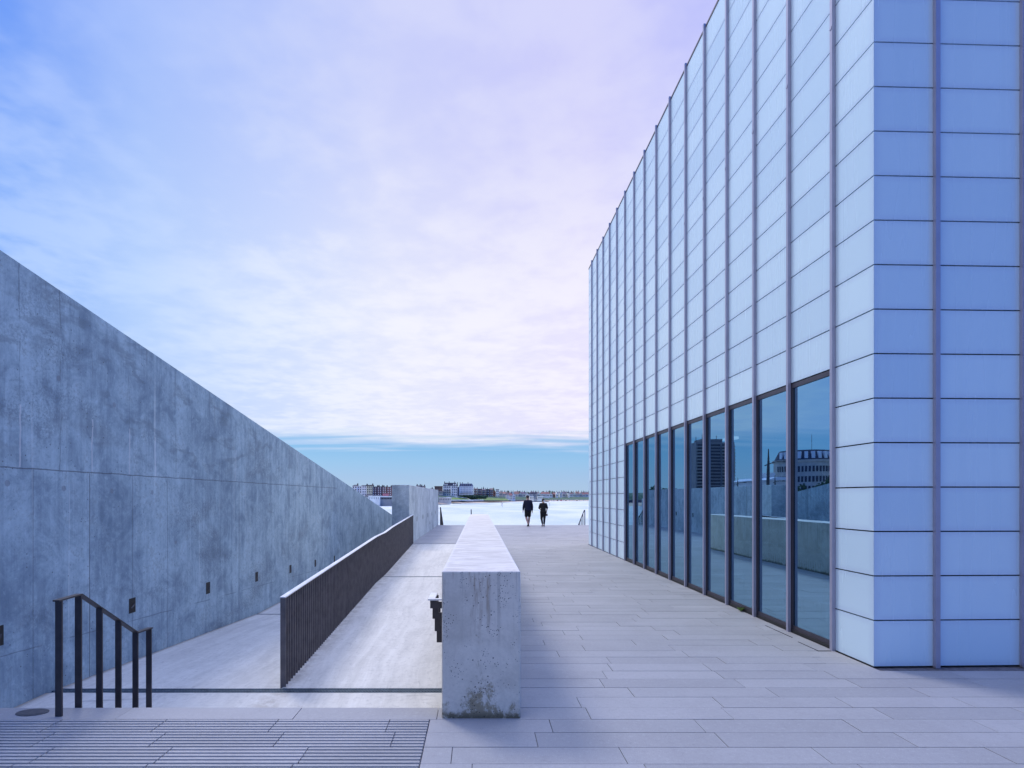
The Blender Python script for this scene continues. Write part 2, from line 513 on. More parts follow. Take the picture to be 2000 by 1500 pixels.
def mat_ramp():
    m, w, bs, _ = new_mat("brushed_concrete")
    pos = coords(w)
    X, Y, Z = sep(w, pos)
    # tyre and trowel sweeps along the ramp, curving slightly
    wx = w.math("ADD", X, w.math("MULTIPLY", w.math("SUBTRACT", w.noise(w.mapping(pos, (.3, .25, 1)), 1.0, 3, .5), .5), 0.7))
    c = w.n("ShaderNodeCombineXYZ")
    w.put(c.inputs[0], w.math("MULTIPLY", wx, 8.0))
    w.put(c.inputs[1], w.math("MULTIPLY", Y, .55))
    sweeps = w.noise(c.outputs[0], 1.0, 7, .68, .5)
    mid = w.noise(w.mapping(pos, (1, .7, 1)), 1.3, 8, .68, .7)
    brush = w.noise(w.mapping(pos, (1.0, 26, 1)), 1.6, 4, .6)
    fine = w.noise(pos, 55, 4, .75)
    f = w.math("ADD", w.math("MULTIPLY", sweeps, .45), w.math("MULTIPLY", mid, .40))
    f = w.math("ADD", f, w.math("MULTIPLY", fine, .15))
    col = w.mix(w.sstep(f, .30, .68), (.475, .455, .41, 1), (.68, .655, .59, 1))
    col = w.mix(w.math("MULTIPLY", w.sstep(fine, .6, .75), .40), col, (.30, .285, .265, 1))
    col = w.mix(w.math("MULTIPLY", w.sstep(sweeps, .60, .74), .30), col, (.68, .675, .65, 1))
    col = w.mix(w.math("MULTIPLY", w.sstep(brush, .58, .72), .25), col, (.33, .32, .305, 1))
    # dirt gathering along the foot of the balustrade and the wall
    dirt = w.math("MULTIPLY", w.math("SUBTRACT", 1.0, w.sstep(w.math("ABSOLUTE", w.math("ADD", X, 2.20)), .03, .22)), w.sstep(w.noise(pos, 6, 5, .7), .42, .6))
    col = w.mix(w.math("MULTIPLY", dirt, .45), col, (.26, .22, .17, 1))
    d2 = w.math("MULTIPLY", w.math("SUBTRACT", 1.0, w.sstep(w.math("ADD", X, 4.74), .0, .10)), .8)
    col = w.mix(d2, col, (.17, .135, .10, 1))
    pud = w.math("MULTIPLY", w.sstep(w.noise(w.mapping(pos, (1, 2, 1), (9, 2, 0)), 1.1, 5, .6, .8), .56, .66), w.math("LESS_THAN", Y, 6.25))
    col = w.mix(w.math("MULTIPLY", pud, .45), col, (.30, .285, .265, 1))
    gr = w.noise(pos, 15, 6, .78)
    col = w.mix(w.math("MULTIPLY", w.sstep(gr, .53, .66), .42), col, (.33, .315, .295, 1))
    col = w.mix(w.math("MULTIPLY", w.sstep(gr, .45, .34), .30), col, (.74, .735, .71, 1))
    scuff = w.noise(w.mapping(pos, (3.4, .8, 1), (2, 5, 0), (0, 0, .22)), 3.0, 9, .78, 1.2)
    col = w.mix(w.math("MULTIPLY", w.sstep(scuff, .56, .66), .38), col, (.31, .295, .275, 1))
    col = w.mix(w.math("MULTIPLY", w.sstep(scuff, .45, .36), .30), col, (.70, .69, .66, 1))
    w.put(bs.inputs["Base Color"], col)
    bs.inputs["Roughness"].default_value = .68
    bs.inputs["Specular IOR Level"].default_value = .35
    bump(w, bs, w.math("ADD", w.math("MULTIPLY", brush, .6), w.math("MULTIPLY", fine, .4)), .25, .005)
    return m


def mat_panel():
    """acid-etched white glass plank: satin, softly darker towards the edges, with faint vertical runs"""
    m, w, bs, _ = new_mat("etched_white_glass")
    pos = coords(w)
    at = w.n("ShaderNodeAttribute", attribute_name="tone")
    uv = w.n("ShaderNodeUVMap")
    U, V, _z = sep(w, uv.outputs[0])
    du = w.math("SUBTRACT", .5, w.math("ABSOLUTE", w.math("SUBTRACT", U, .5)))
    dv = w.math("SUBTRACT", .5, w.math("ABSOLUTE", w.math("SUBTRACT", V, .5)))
    edge_band = w.math("SUBTRACT", 1.0, w.sstep(w.math("MINIMUM", du, dv), .0, .17))  # darker band towards the panel edges
    st = w.noise(w.mapping(pos, (4, 4, .2)), 1.2, 2, .5)
    big = w.noise(pos, .5, 3, .5)
    base = w.mix(at.outputs["Fac"], (.49, .665, .81, 1), (.57, .745, .865, 1))
    base = w.mix(w.math("MULTIPLY", w.sstep(st, .50, .72), .13), base, (.42, .60, .74, 1))
    base = w.mix(w.math("MULTIPLY", w.sstep(big, .45, .7), .14), base, (.62, .77, .86, 1))
    base = w.mix(w.math("MULTIPLY", edge_band, .30), base, (.38, .46, .68, 1))
    w.put(bs.inputs["Base Color"], base)
    w.put(bs.inputs["Roughness"], w.math("MULTIPLY_ADD", st, .14, .20))
    bs.inputs["IOR"].default_value = 1.6
    bs.inputs["Specular IOR Level"].default_value = .75
    return m


def mat_glass():
    m, w, bs, out = new_mat("coated_window_glass")
    w.t.nodes.remove(bs)
    pos = coords(w)
    fr = w.n("ShaderNodeFresnel")
    fr.inputs["IOR"].default_value = 8.0
    tr = w.n("ShaderNodeBsdfTransparent")
    tr.inputs[0].default_value = (.36, .46, .54, 1)
    gl = w.n("ShaderNodeBsdfGlossy")
    gl.inputs["Roughness"].default_value = 0.004
    gl.inputs["Color"].default_value = (.43, .75, 1, 1)
    b = w.n("ShaderNodeBump")
    b.inputs["Strength"].default_value = .02
    b.inputs["Distance"].default_value = .05
    w.put(b.inputs["Height"], w.noise(pos, .9, 1, .4))
    w.link(b.outputs[0], gl.inputs["Normal"])
    mx = w.n("ShaderNodeMixShader")
    w.put(mx.inputs[0], w.math("MULTIPLY", fr.outputs[0], w.math("SUBTRACT", 1.0, w.n("ShaderNodeNewGeometry").outputs["Backfacing"])))
    w.link(tr.outputs[0], mx.inputs[1])
    w.link(gl.outputs[0], mx.inputs[2])
    w.link(mx.outputs[0], out.inputs[0])
    return m


def mat_water():
    m, w, bs, _ = new_mat("pale_sea_water")
    pos = coords(w)
    n = w.noise(w.mapping(pos, (1, .35, 1)), .02, 5, .6, .4)
    rip = w.noise(w.mapping(pos, (.5, 1.3, 1)), .9, 5, .65)
    w.put(bs.inputs["Base Color"], w.mix(w.sstep(n, .35, .65), (.46, .56, .56, 1), (.70, .74, .70, 1)))
    bs.inputs["Roughness"].default_value = .32
    bs.inputs["IOR"].default_value = 1.33
    bump(w, bs, rip, .8, .8)
    return m


def mat_grass(name, lo, hi, sc=.12):
    m, w, bs, _ = new_mat(name)
    pos = coords(w)
    n = w.noise(pos, sc, 6, .65)
    w.put(bs.inputs["Base Color"], w.mix(w.sstep(n, .35, .65), lo + (1,), hi + (1,)))
    bs.inputs["Roughness"].default_value = .9
    return m


M = {}
M["wall"] = mat_wall("board_marked_concrete", (.165, .235, .305), (.45, .58, .65))
M["block"] = mat_wall("pale_cast_concrete", (.27, .315, .34), (.64, .69, .69))
M["bench"] = mat_bench()
M["slab"] = mat_slab("granite_paving", (.312, .308, .313), (.364, .358, .362))
M["joint"] = plain("joint_sand", (.13, .12, .125), .9, 0, .3, 20)
M["ramp"] = mat_ramp()
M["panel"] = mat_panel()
M["glass"] = mat_glass()
M["water"] = mat_water()
M["alu"] = plain("anodised_aluminium", (.36, .36, .47), .40, .45, .06, 4)
M["alu_dark"] = plain("dark_aluminium", (.06, .055, .075), .45, .4, .1, 4)
M["core"] = plain("dark_membrane", (.012, .012, .018), .8, 0, .1, 3)
M["black"] = plain("black_plinth", (.012, .012, .014), .5, 0, .1, 3)
M["steel"] = plain("bronze_painted_steel", (.062, .055, .058), .42, .35, .18, 9)
M["bars"] = plain("bronze_flat_bars", (.15, .132, .132), .42, .3, .2, 7)
M["rail_top"] = plain("highlit_rail_top", (.74, .75, .78), .38, .35, .10, 6)  # pale base colour carries the bright highlight on flat rail tops
M["grate"] = plain("cast_iron", (.10, .14, .17), .55, .4, .2, 12)
M["void"] = plain("lamp_void", (.006, .006, .009), .6, 0, .1, 5)
M["lens"] = plain("lamp_lens", (.05, .055, .07), .25, 0, .1, 8)
M["iron"] = plain("manhole_iron", (.085, .085, .095), .55, .3, .2, 25)
M["floor_in"] = plain("gallery_floor", (.07, .085, .12), .35, 0, .1, 2)
M["wall_in"] = plain("gallery_wall", (.16, .17, .19), .8, 0, .06, 1)
M["white_in"] = plain("white_laminate", (.74, .76, .74), .45, 0, .05, 3)
M["counter_top"] = plain("grey_counter_top", (.62, .66, .66), .3, 0, .06, 3)
M["sand"] = plain("beach_sand", (.55, .43, .33), .9, 0, .12, .05)
M["wet"] = plain("sea_wall_stone", (.105, .11, .14), .8, 0, .3, .15)
M["prom"] = plain("promenade_stone", (.42, .43, .45), .8, 0, .12, .05)
M["grass"] = mat_grass("cliff_grass", (.035, .085, .055), (.075, .14, .085))
M["lawn"] = mat_grass("mown_lawn", (.09, .17, .035), (.15, .23, .06))
M["leaf"] = mat_grass("leaf_green", (.018, .05, .026), (.05, .105, .045), .8)
M["hedge"] = mat_grass("hedge_green", (.012, .04, .03), (.03, .085, .05), .5)
M["bark"] = plain("bark", (.09, .07, .055), .9, 0, .2, 4)
M["win"] = plain("dark_window", (.03, .035, .055), .2, 0, .2, .3)
M["winpale"] = plain("pale_window_surround", (.60, .62, .66), .5, 0, .1, .5)


def hmat(name, col, rough=.85, var=.10, sc=.25):
    if name not in M:
        M[name] = plain(name, col, rough, 0, var, sc)
    return M[name]


WHITE = hmat("white_stucco", (.84, .84, .84))
CREAM = hmat("cream_stucco", (.62, .62, .47))
IVORY = hmat("ivory_render", (.80, .78, .68))
DBRICK = hmat("dark_brick", (.085, .065, .095))
RBRICK = hmat("red_brick", (.22, .105, .10))
BBRICK = hmat("brown_brick", (.21, .14, .13))
LSTONE = hmat("pale_stone", (.56, .55, .55))
BLUEW = hmat("blue_white_render", (.70, .74, .80))
SLATE = hmat("slate_roof", (.055, .058, .085))
RTILE = hmat("red_tile", (.36, .18, .16))
OTILE = hmat("orange_tile", (.44, .235, .19))
BTILE = hmat("brown_tile", (.23, .165, .16))
PTILE = hmat("plum_tile", (.21, .16, .20))
SIGNRED = hmat("red_fascia", (.42, .05, .12))

# ------------------------------------------------------------------ near ground
LANE_L, BAL0, BAL1 = -4.74, -2.21, -2.37          # left wall face, balustrade line near and far
BX0, BX1 = -0.277, 0.313                          # bench wall sides
B_NEAR, B_FAR = 4.269, 18.55
FX = 3.852                                        # glazed facade plane
FY0, FY1 = 5.546, 19.92
EDGE = 34.0                                       # seaward edge of the plaza


def slabs(name, rows, mat, zt=0.0, gap=.005, th=.03, lenr=(.95, 1.4), parent=None, kind="structure"):
    """rows: (y0, y1, x0, x1); every slab a thin block, tone varied"""
    mb = MB()
    tones = []
    for (y0, y1, x0, x1) in rows:
        x = x0 - random.uniform(0, 1.0)
        while x < x1 - .02:
            L = random.uniform(*lenr)
            a, b = max(x, x0), min(x + L, x1)
            if x1 - b < .12:
                b = x1
                L = 99
            if b - a > .03:
                dz = random.uniform(-.0012, .0012)
                mb.box(a + gap / 2, b - gap / 2, y0 + gap / 2, y1 - gap / 2, zt - th, zt + dz)
                tones += [random.random()] * 6
            x += L
    o = mb.build(name, mat, parent, recalc=False)
    at = o.data.attributes.new("tone", "FLOAT", "FACE")
    at.data.foreach_set("value", tones)
    tag(o, kind=kind)
    return o


ROW = .2365
rows = []
k = -14
while True:
    y0 = 4.25 + ROW * k
    y1 = y0 + ROW
    k += 1
    if y0 > EDGE - .3:
        break
    y1 = min(y1, EDGE)
    if y1 <= 4.251:
        rows.append((y0, y1, -.364, 9.5))
        continue
    if y1 <= 4.49 + .01:
        rows.append((y0, y1, LANE_L, 9.5))
        continue
    xr = 9.5 if (y1 < FY0 + .03 or y0 > FY1 + .02) else FX - .012
    xl = BX1 + .003
    if y0 > B_FAR + .3:
        xl = BX0
    if y0 > 20.3 - .12:
        xl = -2.405
    rows.append((y0, y1, xl, xr))
plaza = slabs("plaza_paving", rows, M["slab"])
# bed under the slabs
mb = MB()
mb.box(BX1 - .2, 9.6, 0.4, EDGE - .01, -9.0, -.012)
mb.box(-.364, BX1 - .2, 0.4, B_NEAR + .2, -9.0, -.0125)
mb.box(BX0, BX1 - .2, B_FAR - .2, EDGE - .01, -9.0, -.0125)
mb.box(-2.405, BX0, 20.24, EDGE - .01, -9.0, -.013)
mb.box(-4.9, -.364, 4.0, 4.47, -9.0, -.0127)
tag(mb.build("plaza_bed", M["joint"]), kind="structure")

# ribbed warning paving left of the bench wall
mb = MB()
tones = []
k = 0
while k < 13:
    y1 = 4.25 - ROW * k
    y0 = y1 - ROW
    x = LANE_L - random.uniform(0, .9)
    while x < -.364:
        L = random.choice((.78, .83, .9))
        a, b = max(x, LANE_L), min(x + L, -.367)
        if b - a > .03:
            t = random.random()
            n0 = len(mb.f)
            mb.box(a + .0025, b - .0025, y0 + .0025, y1 - .0025, -.03, -.009)
            for i in range(5):
                c = y0 + ROW * (i + .5) / 5
                mb.prism([(c - .0165, -.0095), (c + .0165, -.0095), (c + .0135, .003), (c - .0135, .003)], "x", a + .004, b - .004)
            tones += [t] * (len(mb.f) - n0)
        x += L
    k += 1
tac = mb.build("ribbed_paving", M["slab"])
at = tac.data.attributes.new("tone", "FLOAT", "FACE")
at.data.foreach_set("value", tones)
tag(tac, kind="structure")
mb = MB()
mb.box(-4.9, -.364, 0.4, 4.0, -9.0, -.0127)
tag(mb.build("paving_bed", M["joint"]), kind="structure")

# three steps down to the lower landing
zs = (-.162, -.323)
mb = MB()
tones = []
for (y0, y1, z) in ((4.49, 4.74, zs[0]), (4.74, 4.99, zs[1])):
    x = LANE_L
    while x < BX0 - .05:
        b = min(x + 1.2, BX0 - .002)
        mb.box(x + .002, b - .002, y0 + .001, y1 - .001, -.7, z)
        tones += [random.random()] * 6
        x += 1.2
steps = mb.build("stone_steps", M["slab"])
at = steps.data.attributes.new("tone", "FLOAT", "FACE")
at.data.foreach_set("value", tones)
tag(steps, kind="structure")


def z_right(y):
    if y < 6.4:
        return -.485
    if y < 12.5:
        return -.485 + .26 * (y - 6.4) / 6.1
    if y < 13.9:
        return -.225
    if y < 20.3:
        return -.225 + .222 * (y - 13.9) / 6.4
    return 0.0


def z_left(y):
    if y < 6.2:
        return -.485
    if y < 12.2:
        return -.485 - .35 * (y - 6.2) / 6.0
    if y < 13.9:
        return -.835
    return -.835 - .055 * (y - 13.9)


def bal_x(y):
    return BAL0 + (BAL1 - BAL0) * (y - 6.41) / 14.0


mb = MB()
mb.box(LANE_L - .02, BX0 - .001, 4.99, 6.235, -2.5, -.485)
tag(mb.build("landing", M["ramp"]), kind="structure")


def lane(name, ys, zf, xa, xb):
    mb = MB()
    for y0, y1 in zip(ys[:-1], ys[1:]):
        v = []
        for z in (None, 1):
            for (yy, side) in ((y0, 0), (y0, 1), (y1, 1), (y1, 0)):
                xx = xa(yy) if side == 0 else xb(yy)
                v.append((xx, yy, zf(yy) if z else -4.0))
        mb.hexa(v)
    tag(mb.build(name, M["ramp"]), kind="structure")


lane("ramp", [6.39, 6.41, 8.5, 10.5, 12.5, 13.43], z_right, lambda y: bal_x(y), lambda y: BX0 - .001)
lane("upper_ramp", [13.53, 13.9, 17.0, 20.24], z_right, lambda y: bal_x(y), lambda y: BX0 - .001)
lane("lower_ramp", [6.39, 8.0, 10.0, 12.05], z_left, lambda y: LANE_L - .02, lambda y: bal_x(y) - .001)
lane("lower_landing", [12.15, 12.2, 13.9, 20.0, 30.0, 40.0], z_left, lambda y: LANE_L - .02, lambda y: max(bal_x(y) - .001, -2.41) if y < 20 else -2.42)


# drainage channels
def drain(x0, x1, y0, y1, z, label, slots=True):
    t = empty("drain_channel", ((x0 + x1) / 2, (y0 + y1) / 2, z))
    def L(mb, name, mat):
        o = mb.build(name, mat, t)
        o.location = (-(x0 + x1) / 2, -(y0 + y1) / 2, -z)
        return o
    mb = MB()
    mb.box(x0, x1, y0, y1, z - .12, z - .03)
    L(mb, "channel", M["void"])
    mb = MB()
    mb.box(x0, x1, y0, y0 + .012, z - .03, z - .002)
    mb.box(x0, x1, y1 - .012, y1, z - .03, z - .002)
    w_ = y1 - y0
    x = x0 + .02
    if slots:
        ym = (y0 + y1) / 2
        mb.box(x0, x1, ym - .006, ym + .006, z - .025, z - .003)
        while x < x1 - .05:
            for (a, b) in ((y0 + .012, ym - .006), (ym + .006, y1 - .012)):
                s = (b - a) * .5
                v = [(x, a, z - .025), (x + .014, a, z - .025), (x + .014 + s, b, z - .025), (x + s, b, z - .025),
                     (x, a, z - .003), (x + .014, a, z - .003), (x + .014 + s, b, z - .003), (x + s, b, z - .003)]
                mb.hexa(v)
            x += .034
    else:
        mb.box(x0, x1, (y0 + y1) / 2 - .008, (y0 + y1) / 2 + .008, z - .03, z - .004)
    L(mb, "grating", M["grate"])
    return t


tag(drain(LANE_L + .005, BX0 - .003, 6.24, 6.385, -.485, ""), "slotted iron drain across the lower landing in front of the balustrade", "drain", "drainage channels in the concrete")
tag(drain(bal_x(13.5) + .04, BX0 - .003, 13.44, 13.52, -.225, "", False), "narrow dark drain line halfway up the pale ramp beside the balustrade", "drain", "drainage channels in the concrete")
tag(drain(LANE_L + .005, bal_x(12.1) - .04, 12.06, 12.14, z_left(12.1), "", False), "narrow dark drain line at the bottom of the sunken ramp by the tall wall", "drain", "drainage channels in the concrete")

# manhole and service hatch
mb = MB()
c = Vector((-3.44, 4.385, 0))
mb.prism([(c.x + .118 * math.cos(2 * math.pi * i / 40), c.y + .075 * math.sin(2 * math.pi * i / 40)) for i in range(40)], "z", -.01, .0035)
mb.prism([(c.x + .09 * math.cos(2 * math.pi * i / 40), c.y + .055 * math.sin(2 * math.pi * i / 40)) for i in range(40)], "z", .0035, .005)
tag(mb.build("manhole_cover", M["iron"]), "small round grey manhole cover at the top of the steps near the handrail", "manhole cover")
mb = MB()
mb.box(3.655, 3.667, 6.13, 6.52, -.01, .004)
mb.box(3.667, 3.80, 6.13, 6.142, -.01, .004)
tag(mb.build("access_hatch", M["core"]), "thin dark outline of a hatch let into the paving by the nearest window", "hatch")
mb = MB()
mb.box(3.70, 3.708, 6.72, 7.35, -.01, .004)
tag(mb.build("paving_slot", M["core"]), "short dark slot in the paving beside the second window", "slot")

# ------------------------------------------------------------------ concrete walls
def light_part(parent, origin, face_x, y, z, wy, hz, sgn):
    """recessed lamp in a wall face whose outward normal is sgn * X"""
    mb = MB()
    d = sgn * .003
    mb.box(min(face_x - .0, face_x + d), max(face_x, face_x + d), y - wy / 2, y + wy / 2, z - hz / 2, z + hz / 2)
    o = mb.build("recessed_light", M["void"], parent)
    o.location = -Vector(origin)
    mb = MB()
    e = face_x + sgn * .0035
    mb.hexa([(e, y - wy * .30, z - hz * .22), (e + sgn * .002, y - wy * .30, z - hz * .22), (e + sgn * .002, y + wy * .30, z - hz * .12), (e, y + wy * .30, z - hz * .12),
             (e, y - wy * .30, z - hz * .18), (e + sgn * .006, y - wy * .30, z - hz * .18), (e + sgn * .006, y + wy * .30, z + hz * .12), (e, y + wy * .30, z + hz * .12)])
    l = mb.build("lens", M["lens"], o)
    return o


# tall wall with a sloping top
def top_z(y):
    return 4.108 - .134 * (y - 5.632)


W_O = (-4.95, 15.0, -.5)
wall = empty("concrete_wall", W_O)
mb = MB()
ys = [-3.0, 4.0, 8.0, 12.0, 16.0, 20.0, 25.2]
ys2 = [25.215, 30.0, 36.0]
for seq in (ys, ys2):
    for y0, y1 in zip(seq[:-1], seq[1:]):
        v = [(-5.25, y0, -9), (LANE_L, y0, -9), (LANE_L, y1, -9), (-5.25, y1, -9),
             (-5.25, y0, top_z(y0)), (LANE_L, y0, top_z(y0)), (LANE_L, y1, top_z(y1)), (-5.25, y1, top_z(y1))]
        mb.hexa(v)
mb.box(-5.2, LANE_L - .02, 25.2, 25.215, -9, top_z(25.2) - .01)
o = mb.build("wall_face", M["wall"], wall)
o.location = -Vector(W_O)
tag(wall, "tall grey board-marked concrete wall whose top slopes down towards the sea", "wall")
for i in range(8):
    y = 5.60 + 2.18 * i
    light_part(wall, W_O, LANE_L, y, .287 - .0500 * (y - 5.63) + (.0 if i else 0), .145, .20, 1)

B_O = (-2.71, 26.8, 0)
block = empty("concrete_wall", B_O)
mb = MB()
mb.box(-3.015, -2.41, 19.73, 34.0, -9, 2.085)
o = mb.build("wall_face", M["block"], block, bevel=.012)
o.location = -Vector(B_O)
tag(block, "shorter flat-topped concrete wall block at the top of the ramp, ending at the sea edge", "wall")
for y in (22.2, 24.58, 26.93, 29.26, 31.7):
    light_part(block, B_O, -2.41, y, .81, .145, .19, 1)
light_part(block, B_O, -2.41, 28.0, .39, .10, .14, 1)

# low bench wall
mb = MB()
pts = [(BX0, B_NEAR), (BX1, B_NEAR)]
cxm, r = (BX0 + BX1) / 2, (BX1 - BX0) / 2
for i in range(13):
    a = math.pi * i / 12
    pts.append((cxm + r * math.cos(a), B_FAR - r + 1.6 * r * math.sin(a)))
mb.prism(pts, "z", -4.0, 1.103)
bench = mb.build("bench_wall", M["bench"], bevel=.010)
tag(bench, "long low pale concrete parapet wall with moss-stained front end in the middle of the plaza", "wall")

# ------------------------------------------------------------------ balustrade between the two ramps
bal = empty("balustrade", (BAL0, 6.41, -.485))
bo = -Vector((BAL0, 6.41, -.485))


def bal_top(y):
    a, b, c, d_, e = (6.41, .535), (12.6, .792), (13.9, .805), (15.2, .872), (20.45, 1.034)
    seq = [a, b, c, d_, e]
    for (y0, z0), (y1, z1) in zip(seq[:-1], seq[1:]):
        if y <= y1:
            return z0 + (z1 - z0) * (y - y0) / (y1 - y0)
    return e[1]


STEP = .09
nb_ = int((20.40 - 6.43) / STEP)
rest = MB()
for i in range(nb_ + 1):
    y = 6.43 + STEP * i
    x = bal_x(y)
    zb = min(z_right(y), 0) - .05
    if i < 100:
        mb = MB()
        hw = .031 if i == 0 else .027
        mb.box(x - hw, x + hw, y - .006, y + .006, zb, bal_top(y) - .012)
        o = mb.build("baluster", M["bars"], bal)
        o.location = bo
    else:
        rest.box(x - .027, x + .027, y - .006, y + .006, zb, bal_top(y) - .012)
o = rest.build("balusters", M["bars"], bal)
o.location = bo
o["kind"] = "stuff"
mb = MB()
seq = [6.41, 9.0, 12.3, 12.6, 12.9, 13.6, 13.9, 14.2, 14.9, 15.2, 15.5, 18.0, 20.45]
for y0, y1 in zip(seq[:-1], seq[1:]):
    x0, x1 = bal_x(y0), bal_x(y1)
    mb.hexa([(x0 - .032, y0, bal_top(y0) - .012), (x0 + .032, y0, bal_top(y0) - .012), (x1 + .032, y1, bal_top(y1) - .012), (x1 - .032, y1, bal_top(y1) - .012),
             (x0 - .032, y0, bal_top(y0)), (x0 + .032, y0, bal_top(y0)), (x1 + .032, y1, bal_top(y1)), (x1 - .032, y1, bal_top(y1))])
o = mb.build("top_rail", M["rail_top"], bal)
o.location = bo
tag(bal, "dark bronze balustrade of close flat bars running up between the two ramps", "balustrade")


# ------------------------------------------------------------------ handrails
def handrail(name, posts, profile, label, group=None, pw=.05, rail_w=.052, cat="handrail", zbase=None):
    """posts: (y, foot z); profile: list of (y, top z) of the flat rail; x given as fixed plane in profile[0][2]"""
    x = profile[0][2]
    org = Vector((x, posts[0][0], posts[0][1]))
    t = empty(name, org)
    def top(y):
        for a, b in zip(profile[:-1], profile[1:]):
            if a[0] - 1e-6 <= y <= b[0] + 1e-6:
                return a[1] + (b[1] - a[1]) * (y - a[0]) / (b[0] - a[0])
        return profile[-1][1]
    for (y, zf) in posts:
        mb = MB()
        mb.box(x - pw / 2, x + pw / 2, y - .007, y + .007, zf - .05, top(y) - .01)
        o = mb.build("post", M["steel"], t)
        o.location = -org
    mb = MB()
    for a, b in zip(profile[:-1], profile[1:]):
        mb.hexa([(x - rail_w / 2, a[0], a[1] - .012), (x + rail_w / 2, a[0], a[1] - .012), (x + rail_w / 2, b[0], b[1] - .012), (x - rail_w / 2, b[0], b[1] - .012),
                 (x - rail_w / 2, a[0], a[1]), (x + rail_w / 2, a[0], a[1]), (x + rail_w / 2, b[0], b[1]), (x - rail_w / 2, b[0], b[1])])
    o = mb.build("rail", M["steel"], t)
    o.location = -org
    tag(t, label, cat, group)
    return t


handrail("handrail", [(4.31, 0), (4.52, -.02), (4.77, -.162), (5.02, -.485), (5.27, -.485), (5.485, -.485)],
         [(4.28, .885, -3.18), (4.53, .892), (5.28, .408), (5.51, .400)],
         "dark metal stair handrail on six flat posts in front of the tall concrete wall")
G_SEA = "handrails down the seaward steps"
handrail("handrail", [(34.3 + .30 * i, -.15 * i - .05) for i in range(10)],
         [(34.2, 1.06, -2.31), (34.35, 1.06), (37.3, -.33)], "dark sloping handrail at the sea edge against the short concrete block", G_SEA)
handrail("handrail", [(34.15 + .62 * i, -.30 * i - .05) for i in range(5)],
         [(34.1, .89, 6.37), (34.3, .89), (36.9, -.38)], "dark sloping handrail at the sea edge beside the white glazed building", G_SEA)
handrail("handrail", [(34.15 + .62 * i, -.30 * i - .05) for i in range(5)],
         [(34.1, .93, -.455), (34.3, .93), (36.9, -.34)], "dark handrail of the sea steps beyond the far end of the low parapet", G_SEA)

# wall-mounted handrail on the bench wall, beside the steps
t = empty("handrail", (BX0, 4.75, .8))
org = Vector((BX0, 4.75, .8))
tag(t, "short dark handrail on bent brackets fixed to the side of the low parapet", "handrail")


def hr(y):
    if y < 5.05:
        return .81
    return .81 - .64 * (y - 5.05) / 1.0


mb = MB()
mb.box(-.423, -.366, 4.73, 5.05, .800, .812)
mb.box(-.366, BX0 + .005, 4.73, 4.775, .800, .812)
for y0, y1 in ((5.05, 5.85),):
    mb.hexa([(-.423, y0, hr(y0) - .012), (-.366, y0, hr(y0) - .012), (-.366, y1, hr(y1) - .012), (-.423, y1, hr(y1) - .012),
             (-.423, y0, hr(y0)), (-.366, y0, hr(y0)), (-.366, y1, hr(y1)), (-.423, y1, hr(y1))])
o = mb.build("rail", M["rail_top"], t)
o.location = -org
for y, zb in ((4.76, .73), (5.0, .592), (5.25, .424), (5.5, .257)):
    zt = hr(y) - .012
    mb = MB()
    hgt = .055
    mb.box(-.406, -.352, y - .006, y + .006, zb, zt)
    mb.box(-.352, BX0 + .004, y - .006, y + .006, zb, zb + hgt)
    o = mb.build("bracket", M["steel"], t)
    o.location = -org

# ------------------------------------------------------------------ the glazed gallery
G_O = Vector((FX, FY0, 0))
gal = empty("gallery_building", G_O)
tag(gal, "large white etched-glass panelled gallery building with a row of tall windows at its foot", "building")
MOD, CORN, HT, PH = .876, .613, 9.655, .434
SL = .034                                          # the end wall is not quite square to the side wall


def gpart(mb, name, mats, parent=None, **kw):
    o = mb.build(name, mats, parent or gal, **kw)
    if parent is None:
        o.location = -G_O
    return o


zrow = [.004] + [.457 + PH * i for i in range(21)] + [HT - .03]
side_cols = [FY0] + [FY0 + CORN + MOD * i for i in range(16)] + [FY1]
mb = MB()
tones = []
g = .0065
for ci, (a, b) in enumerate(zip(side_cols[:-1], side_cols[1:])):
    glazed = 1 <= ci <= 10
    for ri, (z0, z1) in enumerate(zip(zrow[:-1], zrow[1:])):
        if glazed and z1 < 3.07:
            continue
        a_ = a + (.0 if ci == 0 else g)
        b_ = b - g
        mb.hexa([(FX, a_, z0 + g), (FX + .022, a_ + (.022 if ci == 0 else 0), z0 + g), (FX + .022, b_, z0 + g), (FX, b_, z0 + g),
                 (FX, a_, z1 - g), (FX + .022, a_ + (.022 if ci == 0 else 0), z1 - g), (FX + .022, b_, z1 - g), (FX, b_, z1 - g)])
        tones += [random.random()] * 6
front_cols = [FX] + [FX + CORN + MOD * i for i in range(11)]


def fy(x, d=0.0):
    return FY0 + SL * (x - FX) + d


for ci, (a, b) in enumerate(zip(front_cols[:-1], front_cols[1:])):
    for (z0, z1) in zip(zrow[:-1], zrow[1:]):
        a_ = a + (0.0015 if ci == 0 else g)
        b_ = b - g
        ab = a_ + (.022 if ci == 0 else 0)
        mb.hexa([(a_, fy(a_), z0 + g), (b_, fy(b_), z0 + g), (b_, fy(b_, .022), z0 + g), (ab, fy(ab, .022), z0 + g),
                 (a_, fy(a_), z1 - g), (b_, fy(b_), z1 - g), (b_, fy(b_, .022), z1 - g), (ab, fy(ab, .022), z1 - g)])
        tones += [random.random()] * 6
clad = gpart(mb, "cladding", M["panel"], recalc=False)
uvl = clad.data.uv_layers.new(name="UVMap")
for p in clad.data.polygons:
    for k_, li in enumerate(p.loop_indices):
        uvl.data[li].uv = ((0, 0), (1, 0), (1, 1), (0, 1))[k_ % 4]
bm = bmesh.new()
bm.from_mesh(clad.data)
bmesh.ops.recalc_face_normals(bm, faces=bm.faces)
bm.to_mesh(clad.data)
bm.free()
